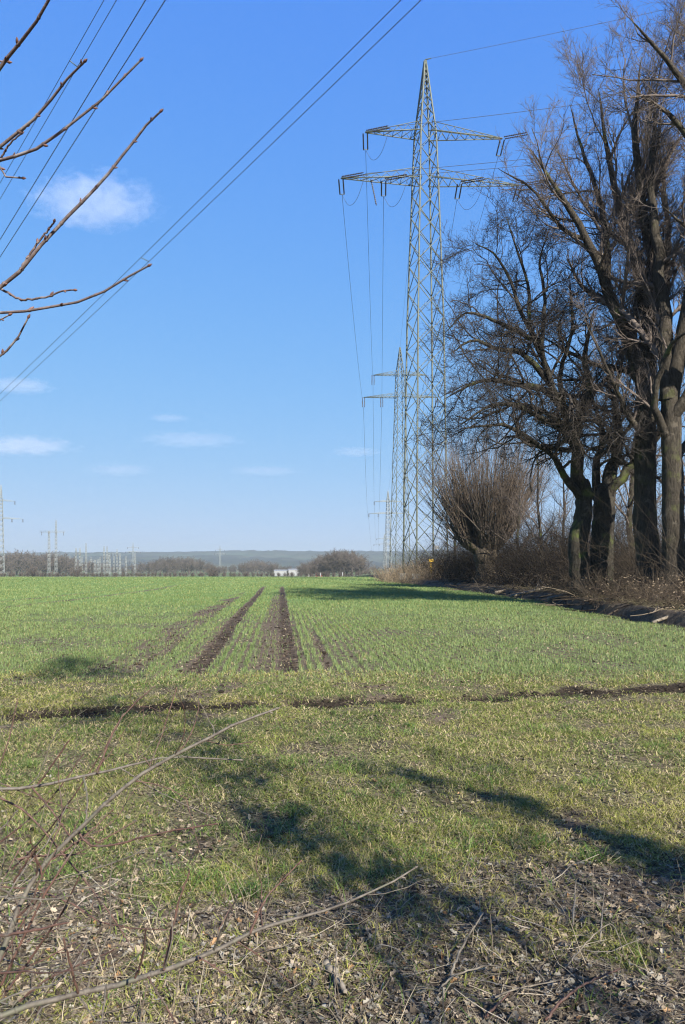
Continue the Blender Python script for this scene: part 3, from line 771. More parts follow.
def arm(root, z, xe, half, rise, m, back=.0, name='cross_arm', w=.07):
    """lattice arm from the mast out to xe (either sign); rises towards the mast"""
    s = 1 if xe > 0 else -1; x0 = s * half * .5; n = max(5, int(abs(xe) / 1.0)); b = MB()
    def ch(t, yy, zz): return ((x0 + (xe - x0) * t), yy * half * (1 - .93 * t), z + zz * (1 - t))
    T = np.linspace(0, 1, n + 1); A, B = [], []
    for yy in (-1, 1):
        b.tubes(np.array([[ch(0, yy, 0), ch(1, yy, 0)]]), np.full((1, 2), w * .75), 4, cap=True)
        b.tubes(np.array([[ch(0, yy * .8, rise), ch(1, yy, .0)]]), np.full((1, 2), w * .55), 4, cap=True)
        for i in range(n):
            A.append(ch(T[i], yy, 0)); B.append(ch((T[i] + T[i + 1]) / 2, yy * .9, rise * .8))
            A.append(ch((T[i] + T[i + 1]) / 2, yy * .9, rise * .8)); B.append(ch(T[i + 1], yy, 0))
    for i in range(n):
        A.append(ch(T[i], -1, 0)); B.append(ch(T[i + 1], 1, 0)); A.append(ch(T[i], 1, 0)); B.append(ch(T[i], -1, 0))
    b.bars(A, B, w * .6)
    return b.build(name, m, root)

def string(b, p, q, r=.11, discs=13):
    p, q = np.asarray(p, float), np.asarray(q, float); n = discs * 3 + 2; t = np.linspace(0, 1, n)
    R = np.where((np.arange(n) % 3) == 1, r, r * .5); R[0] = R[-1] = .03
    b.tubes((p[None] * (1 - t[:, None]) + q[None] * t[:, None])[None], R[None], 8)

def sagged(p, q, sag, n=40):
    p, q = np.asarray(p, float), np.asarray(q, float); t = np.linspace(0, 1, n)
    P = p[None] * (1 - t[:, None]) + q[None] * t[:, None]; P[:, 2] -= 4 * sag * t * (1 - t); return P

def wire(p, q, sag, r, label, group, n=48, name='power_line'):
    P = sagged(p, q, sag, n); mid = P[0]
    root = MB().tubes((P - mid)[None], np.full((1, n), r), 5).build(name, M['wire'])
    root.location = tuple(mid); return tag(root, label, 'power line', group)

U1 = np.array([.049, 1., 0]); U1 /= np.linalg.norm(U1)          # towards the next pylon
U2 = np.array([.907, -.42, 0]); U2 /= np.linalg.norm(U2)        # towards the viewer's right
PX, PYY = 8.50, 76.0
PZ = gz(PX, PYY)
near_p = empty('lattice_pylon', (PX, PYY, PZ)); tag(near_p, 'tall grey green lattice pylon with two cross arms beside the willow', 'pylon')
HT = 53.0; ZL, ZU = 40.6, 45.4
prof = lambda z: float(np.interp(z, [0, 26, 40.6, 45.4, HT], [2.45, 2.0, 1.42, 1.2, .10]))
b = MB(); MROT = math.radians(18 - 135)
lattice(b, MROT, prof, 0., HT, 0, .15, .062)
b.build('mast', M['steel'], near_p)
ARM = math.radians(4.5)
def arm_pt(xe, z): return np.array([xe * math.cos(ARM), xe * math.sin(ARM), z])
ends = [(-6.2, ZU, 1.0), (8.1, ZU, 1.0), (-8.7, ZL, 1.1), (9.9, ZL, 1.1)]
for xe, z, rise in ends:
    o = arm(near_p, z, xe, 1.0, rise, M['steel']); o.rotation_euler = (0, 0, ARM)
for px4 in range(4):
    a = MROT + px4 * math.pi / 2
    MB().box((2.45 * math.cos(a), 2.45 * math.sin(a), .0), (.7, .7, .7), a).build('footing', M['concrete'], near_p, False)
MB().tubes(np.array([[(0, 0, HT - .2), (0, 0, HT + .15), (.55, -.25, HT + .1)]]), np.array([[.07, .06, .05]]), 6).build('peak_bracket', M['steel'], near_p)
SIDE = np.array([1., -.05, 0])
phases = [(-6.2, ZU), (8.1, ZU), (-8.7, ZL), (-4.3, ZL), (3.6, ZL), (9.9, ZL)]
names6 = ['upper left arm tip', 'upper right arm tip', 'lower left arm tip', 'middle of the lower left arm', 'middle of the lower right arm', 'lower right arm tip']
att_out, att_in = [], []
for (xe, z) in phases:
    p = arm_pt(xe, z)
    for sd in (-.22, .22):
        b = MB(); string(b, p + SIDE * sd + U1 * .15 + np.array([0, 0, -.05]), p + SIDE * sd + U1 * 2.6 + np.array([0, 0, -.32]), .085)
        b.build('insulator', M['ins'], near_p)
    V2 = np.array([-U2[1], U2[0], 0])
    for sd in (-.2, .2):
        b = MB(); string(b, p + V2 * sd + U2 * .2 + np.array([0, 0, .03]), p + V2 * sd + U2 * 2.6 + np.array([0, 0, -.10]), .085)
        b.build('insulator', M['ins'], near_p)
    o1 = p + U1 * 2.75 + np.array([0, 0, -.34]); o2 = p + U2 * 2.75 + np.array([0, 0, -.12])
    MB().bars([p + U1 * 2.6 - SIDE * .28 + np.array([0, 0, -.33])], [p + U1 * 2.6 + SIDE * .28 + np.array([0, 0, -.33])], .06).build('yoke_plate', M['steel'], near_p)
    # jumper loop slung below the arm
    J, _ = resample([o1, o1 * .7 + o2 * .3 + np.array([0, 0, -1.7]), o1 * .35 + o2 * .65 + np.array([0, 0, -1.75]), o2], [.02] * 4, 24, RNG)
    MB().tubes(J[None], np.full((1, 24), .02), 5).build('jumper_cable', M['wire'], near_p)
    att_out.append(o1 + np.array([PX, PYY, PZ])); att_in.append(o2 + np.array([PX, PYY, PZ]))
b = MB(); pp = arm_pt(-5.6, ZL); string(b, pp, pp + np.array([.55, .1, -2.6]), .09); b.build('hanging_insulator', M['ins'], near_p)
b = MB(); b.box((0, 0, 0), (.5, .03, .35)); sgn = b.build('number_plate', M['white'], near_p, False)
aa = MROT; sgn.location = (prof(3) * math.cos(MROT + math.pi / 2) * .5, prof(3) * math.sin(MROT + math.pi / 2) * 1.0, 3.0)

def small_pylon(x, y, label, ZUa, ZLa, H, up, low, rot, m, w=1., inner=None):
    z0 = gz(x, y); root = empty('lattice_pylon', (x, y, z0), rot); tag(root, label, 'pylon')
    pr = lambda z: float(np.interp(z, [0, H * .5, ZUa, H], [2.6, 1.8, 1.1, .1]))
    b = MB(); lattice(b, math.radians(45 + 18), pr, 0, H, 0, .13 * w, .07 * w, ratio=2.4); b.build('mast', m, root)
    for z, L in ((ZUa, up), (ZLa, low)):
        if not L: continue
        for s in (-1, 1): arm(root, z, s * L, .9, 1.0, m, w=.09 * w)
    pts = []
    for xe, z in ((-up, ZUa), (up, ZUa), (-low, ZLa), (-low * .5, ZLa), (low * .5, ZLa), (low, ZLa)):
        b = MB(); 
        for sd in (-.25, .25): string(b, (xe + sd, 0, z), (xe + sd, 0, z - 2.3), .12 * w, 8)
        b.build('insulator', M['ins'], root)
        pts.append(np.array([x + xe * math.cos(rot), y + xe * math.sin(rot), z0 + z - 2.35]))
    return root, pts, np.array([x, y, z0 + H])
p2, a2, t2 = small_pylon((400 - 342.5) / F * 170, 170., 'second lattice pylon of the line, right behind the near pylon', 45.6, 40.5, 52, 6.2, 8.4, 0, M['steel'])
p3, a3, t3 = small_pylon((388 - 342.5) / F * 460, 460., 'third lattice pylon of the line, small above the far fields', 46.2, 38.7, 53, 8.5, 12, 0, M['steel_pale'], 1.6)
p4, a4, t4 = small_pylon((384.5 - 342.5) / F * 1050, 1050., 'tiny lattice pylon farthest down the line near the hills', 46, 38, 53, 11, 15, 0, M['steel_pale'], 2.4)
peak = np.array([PX, PYY, PZ + HT + .1])
G1 = 'wires of the pylon line'
for i in range(6):
    wire(att_out[i], a2[i], 1.6, .022, f'wire from near to second pylon off the {names6[i]}', G1)
    wire(a2[i], a3[i], 9.0, .03, f'wire from second to third pylon off the {names6[i]}', G1)
    wire(a3[i], a4[i], 16.0, .045, f'faint wire from third to farthest pylon off the {names6[i]}', G1)
    wire(att_in[i], att_in[i] + U2 * 190 + np.array([0, 0, -3.]), 6.5, .022, f'wire off to the right from the near pylon, {names6[i]}', G1)
wire(peak, t2, 1.2, .016, 'thin earth wire from the near pylon tip to the second tip', G1)
wire(t2, t3, 7.0, .022, 'thin earth wire from the second pylon tip to the third', G1)
wire(peak + np.array([.5, -.25, 0]), peak + U2 * 190 + np.array([0, 0, -1.]), 4.5, .018, 'thin earth wire from the near pylon tip off to the upper right', G1)

# overhead pairs of a second line, crossing the top left
D2 = np.array([-.87, 1.])
def over(p0, p1, Y0, r, label):
    a = at(*p0, Y0); k1 = (p1[0] - 342.5) / F
    t = (k1 * a[1] - a[0]) / (D2[0] - k1 * D2[1]); Y1 = a[1] + t * D2[1]
    q = at(p1[0], p1[1], Y1); sl = (q[2] - a[2]) / t
    ts = np.linspace(-45, max(t * 2.2, 110), 60); c = 4e-4
    P = np.stack([a[0] + D2[0] * ts, a[1] + D2[1] * ts, a[2] + sl * ts + c * ts * (ts - t)], 1)
    root = MB().tubes((P - P[0])[None], np.full((1, 60), r), 6).build('power_line', M['wire']); root.location = tuple(P[0])
    tag(root, label, 'power line', 'overhead wires at the top left')
    return lambda px: np.array([np.interp(-px, -((P[P[:, 1] > 3][:, 0] / P[P[:, 1] > 3][:, 1]) * F + 342.5), P[P[:, 1] > 3][:, j]) for j in range(3)])
f1 = over((401, 0), (25, 370), 26, .0155, 'left wire of the long pair slanting up to the top centre')
f2 = over((421, 0), (33.6, 370), 26, .0155, 'right wire of the long pair slanting up to the top centre')
f3 = over((145.5, 0), (0, 239.6), 26, .0165, 'left wire of the darker middle pair at the top left')
f4 = over((165.3, 0), (0, 257), 26, .0165, 'right wire of the darker middle pair at the top left')
f5 = over((104, 0), (0, 183), 31, .0135, 'left wire of the thinner pair nearest the top left corner')
f6 = over((116.5, 0), (0, 199), 31, .0135, 'right wire of the thinner pair nearest the top left corner')
for fa, fb, xa, lab in ((f1, f2, 141, 'small spacer clamp between the long pair of wires'), (f5, f6, 70, 'small spacer clamp between the thinner pair of wires')):
    A_ = fa(xa); B_ = fb(xa + 8); root = MB().bars([A_ * 0], [B_ - A_], .03).build('wire_spacer', M['steel']); root.location = tuple(A_)
    tag(root, lab, 'wire spacer', 'spacers on the overhead wires')

# far pylons and the substation at the left
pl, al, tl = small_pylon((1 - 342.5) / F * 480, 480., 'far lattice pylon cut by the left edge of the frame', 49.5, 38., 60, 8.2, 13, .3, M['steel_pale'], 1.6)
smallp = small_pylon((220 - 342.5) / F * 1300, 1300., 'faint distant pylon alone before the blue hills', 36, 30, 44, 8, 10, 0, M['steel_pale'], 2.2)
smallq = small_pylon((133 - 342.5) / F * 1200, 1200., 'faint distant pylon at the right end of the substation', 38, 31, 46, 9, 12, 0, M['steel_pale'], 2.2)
def portal(px0, px1, top, bar, Y, label, masts=2, over_=0, w=.12, spire=None):
    x0, x1 = (px0 - 342.5) / F * Y, (px1 - 342.5) / F * Y; z0 = gz((x0 + x1) / 2, Y)
    root = empty('gantry', ((x0 + x1) / 2, Y, z0)); tag(root, label, 'gantry', 'gantries of the far substation')
    hb = EYE + (HZ - bar) / F * Y - z0; ht = EYE + (HZ - top) / F * Y - z0; hw = (x1 - x0) / 2
    for k in range(masts):
        xx = -hw + 2 * hw * k / max(masts - 1, 1); b = MB()
        H_ = ht if (spire is None or k in spire) else hb
        lattice(b, math.radians(45), lambda z: float(np.interp(z, [0, hb, H_ + .01], [1.1, .7, .25])), 0, H_, 0, w * .8, w * .5, ratio=4.2)
        b2 = b.build('mast', M['steel_pale'], root); b2.location = (xx, 0, 0)
    b = MB(); e = hw + over_; n = max(6, int(e * 2 / 1.5)); T = np.linspace(-e, e, n + 1)
    for yy, zz in ((-.5, hb), (.5, hb), (0, hb - .9)): b.tubes(np.array([[(-e, yy, zz), (e, yy, zz)]]), np.full((1, 2), w * 1.1), 4, cap=True)
    b.bars([(T[i], 0, hb - .9 * (i % 2)) for i in range(n)], [(T[i + 1], 0, hb - .9 * ((i + 1) % 2)) for i in range(n)], w * .4)
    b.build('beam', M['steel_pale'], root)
    for xx in np.linspace(-e * .85, e * .85, 4):
        b = MB(); string(b, (xx, 0, hb - .5), (xx, 0, hb - 3.2), .22, 7); b.build('insulator', M['ins'], root)
portal(49, 56, 520, 531, 520, 'pale twin mast with one wide crossbar left of the substation', 2, 6.5, .12, (1,))
portal(76, 80, 548, 552, 560, 'slim pale gantry at the left end of the substation', 2, 1.0)
portal(86, 95, 543, 560, 560, 'pale gantry with one high spire in the substation', 2, 1.0, .12, (0,))
portal(104, 107, 546, 556, 590, 'narrow twin post gantry in the middle of the substation', 2, 3.0)
portal(114, 126, 556, 563, 570, 'low pale gantry in front on the right of the substation', 3, .5)
portal(64, 70, 556, 560, 640, 'faint narrow gantry behind the twin mast', 2, 1.5)
portal(82, 100, 557, 562, 660, 'faint wide gantry behind the high spire', 3, 1.0)
portal(109, 117, 549, 553, 680, 'faint tall gantry behind the middle of the substation', 2, 1.5, .12, (1,))
portal(98, 110, 559, 565, 545, 'low gantry with a thin beam in front of the middle posts', 2, .5)
portal(120, 135, 553, 560, 600, 'wide low gantry at the right end of the substation', 2, .5)

# ------------------------------------------------------------------ far trees
def far_tree_mesh(seed, H, spread):
    rng = np.random.default_rng(seed); root = empty('far_tree')
    P = np.stack([np.linspace(0, .3, 8), np.zeros(8), np.linspace(0, H * .55, 8)], 1); R = np.linspace(.35, .14, 8)
    MB().tubes(P[None], R[None], 6).build('trunk', M['far_trunk'], root)
    c = MB()
    a, r = grow(P[None], R[None], rng, k=22, t0=.12, t1=1, ang=(20, 65), ratio=spread, n=6, wig=.15, trop=(0, 0, .07), rr=.6, rmin=.06, short=.35); c.tubes(a, r, 4)
    a, r = grow(a, r, rng, k=8, t0=.15, t1=1, ang=(20, 60), ratio=.5, n=4, wig=.15, trop=(0, 0, .05), rr=.6, rmin=.04); c.tubes(a, r, 3)
    a, r = grow(a, r, rng, k=9, t0=.1, t1=1, ang=(20, 60), ratio=.6, n=3, wig=.15, trop=(0, 0, .05), rr=.6, rmin=.042, lmin=.9); c.tubes(a, r, 3)
    c.build('crown', M['far_wood'], root)
    return root
protos = [far_tree_mesh(101, 15, .95), far_tree_mesh(102, 14, 1.1), far_tree_mesh(103, 16, .85)]
used = [False] * 3
def put_tree(px, Y, H, k, label, group, rng):
    o = protos[k]
    if used[k]: o = copy_tree(protos[k])
    used[k] = True
    x = (px - 342.5) / F * Y; s = H / 15.
    o.location = (x, Y, gz(x, Y) - .2); o.scale = (s * 1.15, s * 1.15, s); o.rotation_euler = (0, 0, rng.random() * 6.28)
    tag(o, label, 'bush' if 'bush' in label else 'tree', group)
    if 'bush' in label: o.name = 'far_bush'
rng = np.random.default_rng(5)
def row(x0, x1, n, Y0, Y1, tops, label, group):
    for px in np.linspace(x0, x1, n):
        Y = rng.uniform(Y0, Y1); top = np.interp(px, *tops) + rng.uniform(-.8, 3.4)
        x = (px - 342.5) / F * Y; H = (EYE + (HZ - top) / F * Y - gz(x, Y)) * 1.18
        put_tree(px + rng.uniform(-2, 2), Y, max(H, 2.6), int(rng.integers(0, 3)), label, group, rng)
row(-30, 74, 34, 560, 680, ([-30, 0, 30, 60, 75], [552, 553, 551, 554, 557]), 'bare brown tree in the wood behind the far left pylons', 'trees of the far left wood')
row(70, 135, 20, 640, 760, ([70, 100, 135], [559, 563, 565]), 'low bare tree behind the far substation', 'trees behind the substation')
row(135, 300, 80, 620, 860, ([135, 160, 190, 225, 232, 258, 285, 300], [565, 557.5, 558, 565, 566, 559, 566, 566]), 'bare tree in the long brown wood before the blue hills', 'trees of the long middle wood')
row(303, 360, 30, 430, 500, ([303, 318, 335, 350, 360], [563, 557, 552, 550, 556]), 'bare tree in the rounded brown grove right of the tracks', 'trees of the rounded grove')
row(362, 480, 34, 520, 720, ([362, 400, 480], [567, 566, 564]), 'bare tree in the far wood seen past the near pylon', 'trees of the far right wood')
row(480, 720, 44, 330, 560, ([480, 720], [560, 556]), 'bare tree far behind the tree row on the right', 'trees far behind the row')
row(-40, 370, 120, 300, 340, ([-40, 60, 130, 200, 300, 370], [571.5, 572.5, 573.5, 572, 573.5, 572]), 'low bush in the far hedge at the end of the field', 'bushes of the far hedge')
for px, lab in ((32, 'dark rounded bush standing before the far left wood'), (77, 'dark rounded bush before the slim gantry'), (212, 'reddish bush alone before the long middle wood')):
    Y = 330.; x = (px - 342.5) / F * Y; o = copy_tree(protos[1]); o.name = 'far_bush'; o.location = (x, Y, gz(x, Y) - 1.2); o.scale = (.62, .62, .50); tag(o, lab, 'bush', 'dark bushes at the field end')

# far buildings and markers
def house(px, py, Y, w, d, h, rh, wall, roof, label, name='far_house', nwin=4):
    p = at(px, py, Y); root = empty(name, (p[0], Y, p[2])); tag(root, label, 'building')
    MB().box((0, 0, h / 2 - .5), (w, d, h + 1)).build('wall', wall, root, False)
    e = .4; V = [(-w / 2 - e, -d / 2 - e, h), (w / 2 + e, -d / 2 - e, h), (w / 2 + e, d / 2 + e, h), (-w / 2 - e, d / 2 + e, h), (-w / 2 - e, 0, h + rh), (w / 2 + e, 0, h + rh)]
    MB().add(V, [(0, 1, 5, 4), (2, 3, 4, 5), (3, 2, 1, 0)], [(0, 4, 3), (1, 2, 5)]).build('roof', roof, root, False)
    for k in range(nwin):
        MB().box((-w / 2 + w * (k + .5) / nwin, -d / 2 - .02, h * .55), (w / nwin * .4, .06, h * .35)).build('window', M['glass'], root, False)
house(281, 575.5, 600, 10, 12, 4.0, .7, M['white'], M['white'], 'long low white hall between the wood and the grove', nwin=0)
house(294, 575.5, 600, 8, 12, 4.8, .7, M['white'], M['white'], 'taller white hall next to the rounded grove', nwin=0)
house(319, 575, 520, 4.5, 6, 5.6, 1.2, M['redroof'], M['redroof'], 'small red roofed house at the left of the rounded grove', nwin=2)
house(311, 575, 525, 4, 6, 4.6, 1.2, M['greywall'], M['redroof'], 'low grey house with red roof left of the grove', nwin=2)
house(143, 558, 2900, 26, 20, 7, 3, M['white'], M['white'], 'distant white farm building on the hillside')
house(191, 556, 3300, 10, 10, 14, 4, M['greywall'], M['far_trunk'], 'small distant tower on the hill ridge', nwin=1)
def post(px, Y, h, w, label, m, hood=False):
    x = (px - 342.5) / F * Y; root = empty('marker_post', (x, Y, gz(x, Y))); tag(root, label, 'marker post')
    MB().tubes(np.array([[(0, 0, -.1), (0, 0, h)]]), np.full((1, 2), w / 2), 10, cap=True).build('post', M['white'] if not hood else m, root)
    if hood:
        V = [(-.22, -.18, h - .22), (.22, -.18, h - .22), (.22, .18, h - .22), (-.22, .18, h - .22), (-.22, 0, h + .06), (.22, 0, h + .06)]
        MB().add(V, [(0, 1, 5, 4), (2, 3, 4, 5), (3, 2, 1, 0)], [(0, 4, 3), (1, 2, 5)]).build('hood', m, root, False)
        MB().box((0, -.06, h - .85), (.26, .03, .55)).build('plate', m, root, False)
    else:
        MB().tubes(np.array([[(0, 0, h), (0, 0, h + .12)]]), np.array([[w / 2, w * .2]]), 10, cap=True).build('cap', M['steel'], root)
post(320.5, 112, .55, .14, 'short white marker post at the far end of the field', M['white'])
post(342.5, 118, .7, .14, 'taller white post at the field end before the grove', M['white'])
post(431, 73.5, 1.75, .12, 'yellow pipeline marker post with roofed top by the pylon foot', M['yellow'], True)

# ------------------------------------------------------------------ twigs close to the camera
def bud_of(l):
    if len(l) == 1 and l[0].n: return l[0] if getattr(l[0], 'host', False) else (l.append(MB()) or l[-1])
    l.append(MB()); return l[-1]

def twig_set(root, b, bud, P, R, rng, gap=.07, size=.0045, bb=True):
    """buds along a twig"""
    L = np.concatenate([[0], np.cumsum(np.linalg.norm(np.diff(P, axis=0), axis=1))])
    s = gap * .6
    while s < L[-1] - .004:
        p = np.array([np.interp(s, L, P[:, j]) for j in range(3)]); i = min(np.searchsorted(L, s), len(P) - 1); d = nrm(P[i] - P[i - 1])
        r = np.interp(s, L, R); v = rng.normal(size=3); v = nrm(v - d * v.dot(d)); ax = nrm(d * .8 + v * .7)
        k = rng.uniform(.7, 1.3) * size
        q = p + v * r * .7; t = np.array([0, .25, .55, .85, 1.])
        bud_of(bud).tubes((q[None] + ax[None] * (t[:, None] * k * 2.4))[None], (k * np.array([.55, .62, .55, .28, .03]))[None], 7)
        # node ring under the bud
        b.tubes(np.stack([p - d * k * .9, p, p + d * k * .9])[None], np.array([[r * 1.0, r * 1.32, r * 1.0]]), 7)
        s += gap * rng.uniform(.6, 1.3)
    d = nrm(P[-1] - P[-2]); t = np.array([0, .3, .65, 1.]); k = size * 1.15
    bud_of(bud).tubes((P[-1][None] + d[None] * (t[:, None] * k * 2.4))[None], (k * np.array([.5, .7, .45, .03]))[None], 7)

NEAR = []
def near_branch(root, pix, dep, r0, r1, m, rng, parent_pt=None, n=26, buds=True, gap=.07, bsize=.0045, jit=.35, each=True):
    pts = [at(x, y, d) for (x, y), d in zip(pix, np.interp(np.linspace(0, 1, len(pix)), np.linspace(0, 1, len(dep)), dep))]
    rad = list(np.linspace(r0, r1, len(pts)))
    if parent_pt is not None: pts = [np.asarray(parent_pt, float)] + pts; rad = [r0 * 1.35] + rad
    P, R = resample(pts, rad, n, rng, 0.); P[1:-1] += rng.normal(0, 1, (n - 2, 3)) * jit * R[1:-1, None]
    b = MB(); b.tubes(local(P, root)[None], R[None], 9, rough=.10, rng=rng)
    br = None
    if buds:
        if not each:
            b.host = True; twig_set(root, b, [b], local(P, root), R, rng, gap, bsize); br = b.build('branch', m, root)
        else:
            bd = []; twig_set(root, b, bd, local(P, root), R, rng, gap, bsize); br = b.build('branch', m, root)
            for q in bd: q.build('bud', M['bud'], br)
    else: br = b.build('branch', m, root)
    NEAR.append((br, local(P, root), R))
    return P

rng = np.random.default_rng(301)
tx, ty = -1.95, 2.0
young = empty('young_tree', (tx, ty, gz(tx, ty))); tag(young, 'young budding tree beside the path, its twigs reaching in at the upper left', 'tree')
P, R = resample([(0, 0, -.05), (.02, .03, .9), (-.03, .0, 1.8), (.03, -.03, 2.7), (.0, .02, 3.6), (.02, 0, 4.4)], [.045, .036, .030, .023, .014, .005], 24, rng, .03)
MB().tubes(P[None], R[None], 12, rough=.08, rng=rng).build('trunk', M['twig_up'], young)
def tp(z): return np.array([tx + np.interp(z, P[:, 2], P[:, 0]), ty + np.interp(z, P[:, 2], P[:, 1]), gz(tx, ty) + z])
nb = lambda pix, dep, a, c, z, **k: near_branch(young, pix, dep, a * .80, c * .84, M['twig_up'], rng, tp(z) if z else None, **k)
nb([(-60, 120), (0, 64), (25, 35), (50, -2), (85, -60)], (1.7, 1.5), .0055, .0028, 2.6)
nb([(-70, 205), (0, 145), (40, 114), (66, 80), (84, 62)], (1.75, 1.6), .0052, .0026, 2.2)
nb([(-60, 178), (0, 161), (40, 147), (75, 121), (110, 91), (140, 61)], (1.85, 1.7), .0056, .0024, 2.25)
nb([(-70, 345), (0, 287), (27, 263), (65, 218), (100, 184), (128, 150), (147, 125), (160, 112)], (1.9, 1.75), .0068, .0026, 1.75, n=40, gap=.08)
nb([(22, 266), (40, 240), (50, 228), (54, 222)], (1.86, 1.82), .0034, .0024, None, gap=.045)
nb([(0, 288), (20, 299), (45, 297), (62, 291), (74, 290)], (1.9, 1.84), .0040, .0022, None, gap=.06)
nb([(-70, 318), (0, 314), (40, 309), (80, 301), (115, 286), (135, 270), (148, 266)], (1.8, 1.7), .0046, .0024, 1.8, gap=.07)
nb([(-60, 395), (0, 356), (14, 343), (23, 330), (28, 318)], (1.85, 1.8), .0036, .0022, 1.6, gap=.06)
nb([(0, 161), (8, 146), (18, 136), (27, 126)], (1.85, 1.8), .0032, .002, None, gap=.05)
nb([(-50, 165), (0, 176), (12, 177), (22, 178)], (1.8, 1.78), .0030, .002, 2.2, gap=.05)
nb([(-40, 330), (0, 323), (9, 315)], (1.8, 1.78), .0028, .002, 1.75, gap=.05)
nb([(-40, 75), (0, 65), (8, 62)], (1.7, 1.68), .003, .002, 2.5, gap=.05)
# limbs on the far side of the young tree, out of the frame
for k in range(7):
    a = rng.uniform(2.0, 4.6); z = rng.uniform(1.6, 3.8); p0 = tp(z); d = np.array([math.cos(a) * .7, math.sin(a) * .7, .7]); L = rng.uniform(.6, 1.2)
    Q, RR = resample([p0, p0 + d * L * .5, p0 + d * L + np.array([0, 0, .15])], [.010, .006, .002], 12, rng, .2)
    MB().tubes(local(Q, young)[None], RR[None], 7).build('branch', M['twig_up'], young)

sx_, sy_ = -1.15, 1.35
shrub = empty('shrub', (sx_, sy_, gz(sx_, sy_))); tag(shrub, 'bare thorny looking shrub with thin grey and reddish twigs at the lower left', 'shrub')
sb = lambda pix, dep, a, c, m, base=None, **k: near_branch(shrub, pix, dep, a * .78, c * .95, m, rng, base, each=False, **k)
G, RD = M['twig_grey'], M['twig_red']
base = np.array([sx_, sy_, gz(sx_, sy_) - .03])
sb([(-40, 1040), (0, 958), (20, 905), (40, 872), (80, 828), (140, 775), (205, 740), (240, 722), (276, 709)], (1.30, 1.45), .0068, .0022, G, base, n=40, gap=.12, bsize=.0030)
sb([(-60, 1045), (0, 1016), (80, 994), (150, 974), (230, 944), (268, 926), (320, 912), (370, 893), (415, 868)], (1.22, 1.40), .0075, .0016, G, base + np.array([.05, -.05, 0]), n=40, gap=.12, bsize=.0030)
sb([(-60, 815), (0, 793), (40, 785), (95, 774), (140, 763), (172, 757), (240, 760)], (1.45, 1.6), .0050, .0016, G, base + np.array([-.03, .06, 0]), n=34, gap=.12, bsize=.0030)
tw = [([(38, 784), (50, 768), (68, 742)], (1.48, 1.46), .0026, .0016, RD), ([(97, 773), (112, 735), (126, 712), (152, 688)], (1.5, 1.55), .0030, .0014, RD),
      ([(84, 776), (87, 800), (86, 828)], (1.5, 1.42), .0024, .0018, G), ([(32, 787), (55, 815), (74, 842)], (1.48, 1.40), .0022, .0016, RD),
      ([(0, 798), (25, 812), (60, 850), (88, 885), (108, 910), (132, 948)], (1.55, 1.5), .0028, .0014, RD),
      ([(78, 831), (90, 846), (125, 842), (165, 832), (215, 824)], (1.39, 1.36), .0030, .0014, RD),
      ([(-30, 942), (0, 936), (35, 930), (66, 923)], (1.25, 1.22), .0040, .0016, RD),
      ([(0, 905), (18, 898), (45, 900), (70, 896)], (1.3, 1.28), .0026, .0014, G), ([(19, 902), (0, 888), (-20, 880)], (1.34, 1.3), .0026, .0020, G),
      ([(14, 882), (24, 865), (36, 848)], (1.33, 1.3), .0022, .0014, RD), ([(43, 878), (38, 862), (32, 856), (38, 850)], (1.34, 1.32), .0022, .0012, RD),
      ([(-20, 885), (20, 881), (60, 879), (110, 864), (150, 848)], (1.5, 1.5), .0020, .0010, G),
      ([(78, 993), (72, 970), (64, 940)], (1.26, 1.22), .0028, .0016, RD), ([(164, 970), (170, 940), (178, 905), (189, 872)], (1.28, 1.30), .0030, .0016, RD),
      ([(250, 934), (262, 905), (275, 888), (300, 862)], (1.32, 1.36), .0030, .0012, RD), ([(135, 978), (143, 955), (146, 930)], (1.20, 1.14), .0022, .0014, RD),
      ([(214, 950), (224, 925), (236, 900)], (1.2, 1.12), .0022, .0012, G), ([(198, 957), (213, 966), (230, 977)], (1.28, 1.26), .0022, .0010, RD),
      ([(148, 977), (162, 1000), (180, 1030)], (1.28, 1.2), .0020, .0014, RD), ([(238, 942), (262, 958), (290, 982)], (1.3, 1.34), .0018, .0010, RD),
      ([(106, 985), (104, 1005), (100, 1030)], (1.2, 1.14), .0022, .0014, G), ([(150, 765), (160, 740), (168, 715), (176, 690)], (1.55, 1.6), .0018, .0010, RD),
      ([(120, 768), (148, 786), (175, 800), (215, 818)], (1.5, 1.56), .0018, .0010, G), ([(0, 830), (8, 822), (16, 812)], (1.4, 1.4), .002, .0012, G),
      ([(142, 774), (150, 768), (146, 760)], (1.42, 1.42), .0018, .0010, RD), ([(205, 740), (225, 745), (250, 742)], (1.46, 1.5), .0014, .0010, RD)]
for pix, dep, a, c, m in tw: sb(pix, dep, a, c, m, n=16, gap=.05, bsize=.0022)

